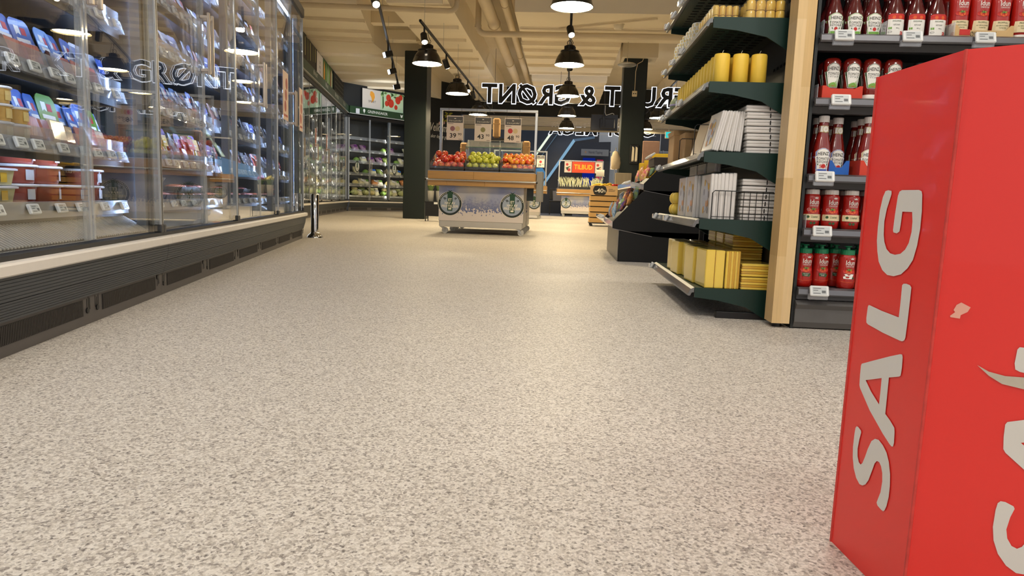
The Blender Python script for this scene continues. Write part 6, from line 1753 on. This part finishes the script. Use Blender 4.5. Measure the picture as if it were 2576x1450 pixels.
# ================================================================== flowers behind the first column
fs = thing('flower_bench', 'black mesh bench holding flower buckets behind the column', 'bench', (-2.45, 13.2, 0))
ob('bench_top', G().cbox(-.2, .22, -.14, .14, .36, .38, .003), BLACK, fs)
for x in (-.19, .2):
    for y in (-.13, .12): ob('leg', G().box(x, x + .015, y, y + .015, 0, .36), BLACK, fs)
ob('mesh_front', G().box(-.19, .21, -.135, -.13, .1, .36), BLACK, fs)
ob('white_tag', G().box(-.02, .05, -.142, -.1405, .33, .37), TAGW, fs)
for i, (x, col) in enumerate(((-2.56, (226, 214, 120)), (-2.40, (176, 50, 120)))):
    t = thing('flower_bucket', ['white bucket of pale yellow flowers behind the column', 'white bucket of pink flowers behind the column'][i], 'flower bucket', (x, 13.2, .381))
    ob('bucket', G().lathe([(.045, 0), (.05, .003), (.065, .2), (.068, .205), (.062, .206)], 18), M('bucket_grey', (190, 188, 180), .4), t)
    ob('stems', G().lathe([(.03, .19), (.06, .27), (.07, .3)], 10), LKG, t)
    for k in range(7):
        a = k * .9; ob('bloom', G().ellip((.045 * math.cos(a), .045 * math.sin(a), .31 + .02 * (k % 3)), .026, .026, .03, 8, 6, jit=.15), M('bloom_%d' % i, col, .6, var=.15), t)

# ================================================================== hanging signs
def neon(name, label, text, x0, x1, y, z0, h):
    """letters seen from behind (mirrored): black bodies with a glowing white outline"""
    t = thing(name, label, 'sign', ((x0 + x1) / 2, y, z0))
    gl = E('neon_white', (236, 242, 255), 2.4)
    tot = 0; items = []
    for chx in text:
        if chx == ' ': tot += .27; continue
        vs, fs = tmesh(chx, 0.0, 'LEFT')
        wd = max(v[0] for v in vs) - min(v[0] for v in vs)
        items.append((chx, tot, min(v[0] for v in vs))); tot += wd + .13
    tot -= .13
    ref = tmesh('T', 0.0, 'LEFT')[0]; ch_ = max(v[1] for v in ref)
    sx = (x1 - x0) / tot; sz = h / ch_
    for chx, off, mn in items:
        parts = []
        for bold, yy, th in ((.05, .02, .03), (.026, -.006, .026)):
            vs, fs = tmesh(chx, bold, 'LEFT'); g = G()
            f2 = lambda a: (x1 - x0) / 2 - (a - mn + off) * sx          # mirrored
            n = len(vs)
            g.add([(f2(v[0]), yy, v[1] * sz) for v in vs] + [(f2(v[0]), yy + th, v[1] * sz) for v in vs], list(fs) + [tuple(i + n for i in f[::-1]) for f in fs])
            cnt_ = {}
            for f in fs:
                for a, b in zip(f, f[1:] + f[:1]): cnt_[(a, b)] = 1
            g.add([(f2(v[0]), yy, v[1] * sz) for v in vs] + [(f2(v[0]), yy + th, v[1] * sz) for v in vs], [(a, b, b + n, a + n) for (a, b) in cnt_ if (b, a) not in cnt_])
            parts.append(g)
        l = ob('letter', parts[1], BLACK, t)
        ob('glowing_outline', parts[0], gl, l)
    for zz in (h * .06, h * .94):
        ob('rail', G().cyl(((x0 - x1) / 2 - .05, .06, zz), ((x1 - x0) / 2 + .05, .06, zz), .006, n=6), STEEL, t)
    return t
fg = neon('hanging_sign', 'glowing outlined FRUKT & GRØNT sign seen mirrored from behind', 'FRUKT & GRØNT', -1.95, 2.6, 16.0, 2.66, .40)
for x in (-2.0, -.5, .9, 2.1): ob('suspension_wire', G().cyl((x, .06, .38), (x, .06, 1.2), .004, n=5), WIRE, fg)
cm = neon('hanging_sign', 'glowing outlined COOP MEGA sign mostly hidden by the shutter', 'COOP MEGA', -.53, 2.75, 22.0, 2.545, .36)
for x in (-1.2, 1.2): ob('wall_arm', G().box(x - .01, x + .01, -.41, .06, .34, .36), WIRE, cm).location.z = .13
tv = thing('hanging_monitor', 'black monitor hanging with its back to the aisle', 'monitor', (.96, 18.0, 2.29))
ob('screen_back', G().cbox(-.345, .345, 0, .05, 0, .41, .012), M('tv_black', (22, 20, 20), .4), tv)
ob('rear_hump', G().cbox(-.12, .26, -.035, 0.0, .05, .3, .012), M('tv_black', (22, 20, 20), .4), tv)
ob('bracket', G().cbox(-.06, .02, -.06, -.03, .1, .36, .004), BLACK, tv); ob('ceiling_pole', G().cyl((-.02, -.045, .3), (-.02, -.045, 1.12), .02, n=12), BLACK, tv)
ob('white_cable', G().tube([(-.0, -.07, .62), (.0, -.07, .45), (.03, -.07, .38), (.1, -.07, .4), (.18, -.07, .43), (.22, -.07, .42), (.225, -.07, .39)], .006, 6), WHITE, tv)

# ================================================================== mall beyond the entrance
es = thing('escalator', 'escalator with dark glass side and blue lit edge beyond the entrance', 'escalator', (0, 25, 0))
ESG = glass('escalator_glass', (.55, .6, .66), 2.0, .02, .06)
EB = E('blue_edge_light', (146, 190, 220), .7); ED = M('escalator_dark', (30, 36, 48), .4, var=.15)
ob('glass_side', G().prism([(-3.2, .0), (-1.3, 0), (.32, 2.62), (1.05, 2.74), (1.05, 3.3), (-1.2, 3.3), (-3.2, 1.2)], 'y', 0, .03), M('escalator_panel', (44, 52, 66), .25, var=.3, scale=1.2), es)
ob('lit_edge', G().prism([(-1.45, 0), (-1.36, 0), (.33, 2.58), (.26, 2.66)], 'y', -.05, -.01), EB, es)
ob('upper_edge', G().prism([(.26, 2.66), (.33, 2.58), (1.02, 2.70), (1.02, 2.78)], 'y', -.05, -.01), M('edge_steel_blue', (96, 122, 146), .3, .5), es)
ob('underside', G().prism([(-1.3, 0), (1.6, 0), (1.6, 2.6), (.4, 2.55)], 'y', -.02, .5), ED, es)
ob('tube_light', G().prism([(-1.45, 1.55), (-1.36, 1.55), (-.46, 2.9), (-.55, 2.9)], 'y', -.06, -.02), E('tube_green_white', (206, 226, 196), 1.3), es)
ob('thin_rail', G().cyl((-1.2, -.04, 1.5), (-.22, -.04, 2.95), .02, n=8), M('edge_steel_blue', (96, 122, 146), .3, .5), es)
ob('lit_panel', G().prism([(-2.6, .9), (-1.0, .9), (-.62, 1.35), (-.8, 1.62), (-1.2, 1.56), (-2.2, 1.3)], 'y', -.035, -.005), E('blue_panel_light', (96, 158, 206), .55), es)
mc = tag(ob('mall_column', G().cbox(1.25, 2.2, 26, 26.6, 0, 5, .02), M('mall_column_grey', (170, 176, 184), .5, var=.05)), 'pale grey column of the mall beyond the entrance', 'column')
nt_ = thing('lottery_kiosk', 'lottery kiosk with grey Norsk Tipping sign and blue screens', 'kiosk', (.985, 24.0, 0))
nt_.scale = (.89, .89, .89)
ob('sign_board', G().cbox(-.5, .55, 0, .12, 2.28, 2.53, .006), M('kiosk_grey', (120, 124, 130), .4), nt_)
g = G(); g.text('Norsk Tipping', .05, 2.37, .14, flatY(-.004), fit=.52); ob('lettering', g, M('kiosk_ink', (40, 46, 66), .5), nt_)
g = G()
for a in (.6, 2.2): g.poly([[(-.33 - .045 * math.cos(a) - .008, 2.415 - .05 * math.sin(a)), (-.33 - .045 * math.cos(a) + .008, 2.415 - .05 * math.sin(a)), (-.33 + .045 * math.cos(a) + .008, 2.415 + .05 * math.sin(a)), (-.33 + .045 * math.cos(a) - .008, 2.415 + .05 * math.sin(a))]], flatY(-.004))
ob('logo_cross', g, M('kiosk_orange', (206, 140, 60), .5), nt_)
ob('blue_panel', G().cbox(-.42, .05, .02, .08, .9, 2.2, .004), E('kiosk_blue', (24, 44, 150), .55), nt_)
g = G(); g.text('Norsk Tipping', -.18, 1.05, .09, flatY(.016), fit=.32); g.text('SPILL', -.18, 1.75, .12, flatY(.016), fit=.2); ob('panel_lettering', g, E('kiosk_light', (120, 160, 255), 1.0), nt_)
for i in range(4):
    ob('ticket_rack', G().cbox(.12, .36, .0, .06, 1.1 + i * .28, 1.3 + i * .28, .004), E('rack_%d' % (i % 2), [(70, 90, 190), (206, 60, 90)][i % 2], .5), nt_)
ob('counter', G().cbox(-.5, .6, .0, .5, 0, .9, .01), M('counter_dark', (34, 38, 56), .5), nt_)
ch2 = thing('chair', 'dark chair with a grey shopping bag outside the entrance', 'chair', (-.25, 22.8, 0))
ob('seat', G().cbox(-.22, .22, -.2, .2, .42, .46, .01), BLACK, ch2); ob('backrest', G().cbox(-.22, .22, .18, .21, .5, .85, .01), BLACK, ch2)
for x in (-.2, .18):
    for y in (-.18, .17): ob('leg', G().box(x, x + .022, y, y + .022, 0, .42), BLACK, ch2)
bg = thing('shopping_bag', 'grey shopping bag standing on the dark chair', 'bag', (-.2, 22.78, .461))
ob('bag_body', G().loft([[(sx * .14, sy * .08, 0) for sx, sy in ((-1, -1), (1, -1), (1, 1), (-1, 1))], [(sx * .16, sy * .09, .32) for sx, sy in ((-1, -1), (1, -1), (1, 1), (-1, 1))]], smooth=False), M('bag_grey', (120, 120, 130), .7, var=.1), bg)
ob('handle', G().tube([(-.06, 0, .32), (-.05, 0, .4), (0, 0, .43), (.05, 0, .4), (.06, 0, .32)], .008, 6), M('bag_grey', (120, 120, 130), .7, var=.1), bg)
mb_ = thing('speaker_box', 'dark box on the floor beside the chair', 'box', (.15, 22.6, 0))
ob('case', G().cbox(-.16, .16, -.12, .12, 0, .38, .01), BLACK, mb_); ob('grip', G().cbox(-.05, .05, -.127, -.121, .32, .34, .002), M('grip_grey', (70, 70, 74), .5), mb_)
xs = thing('exit_sign', 'green lit emergency exit sign far right of the entrance', 'exit sign', (2.95, 20.4, 2.36))
ob('housing', G().cbox(-.1, .1, 0, .06, 0, .2, .006), M('cream_white', (232, 222, 196), .4), xs); ob('lit_face', G().rect(-.085, .085, .02, .18, flatY(-.002)), E('exit_green', (40, 190, 190), 1.2), xs)
g = G(); g.poly([[(-.03, .05), (0, .1), (.03, .06), (.045, .07), (.01, .12), (.04, .15), (.02, .16), (-.02, .13), (-.05, .11), (-.045, .1), (-.02, .105), (-.045, .055)]], flatY(-.003)); ob('running_mark', g, WHITE, xs)
ob('hanger', G().cyl((0, .03, .2), (0, .03, 1.14), .006, n=6), STEEL, xs)
# dark cross ribs in the mall, seen over the kiosk
mr = thing('mall_ceiling_duct', 'dark ribbed duct of the mall right of the column', 'duct', (3.6, 27, 2.2))
ob('duct_shell', G().cyl((-1.2, 0, 0), (2.5, 0, 0), .28, n=18), M('duct_dark', (62, 64, 70), .5), mr)
for k in range(8): ob('duct_rib', G().cyl((-1.1 + k * .4, 0, 0), (-1.06 + k * .4, 0, 0), .3, n=18), M('duct_rib', (84, 86, 92), .5), mr)
ob('hanger', G().cyl((0, 0, .2), (0, 0, 3), .01, n=6), STEEL, mr)
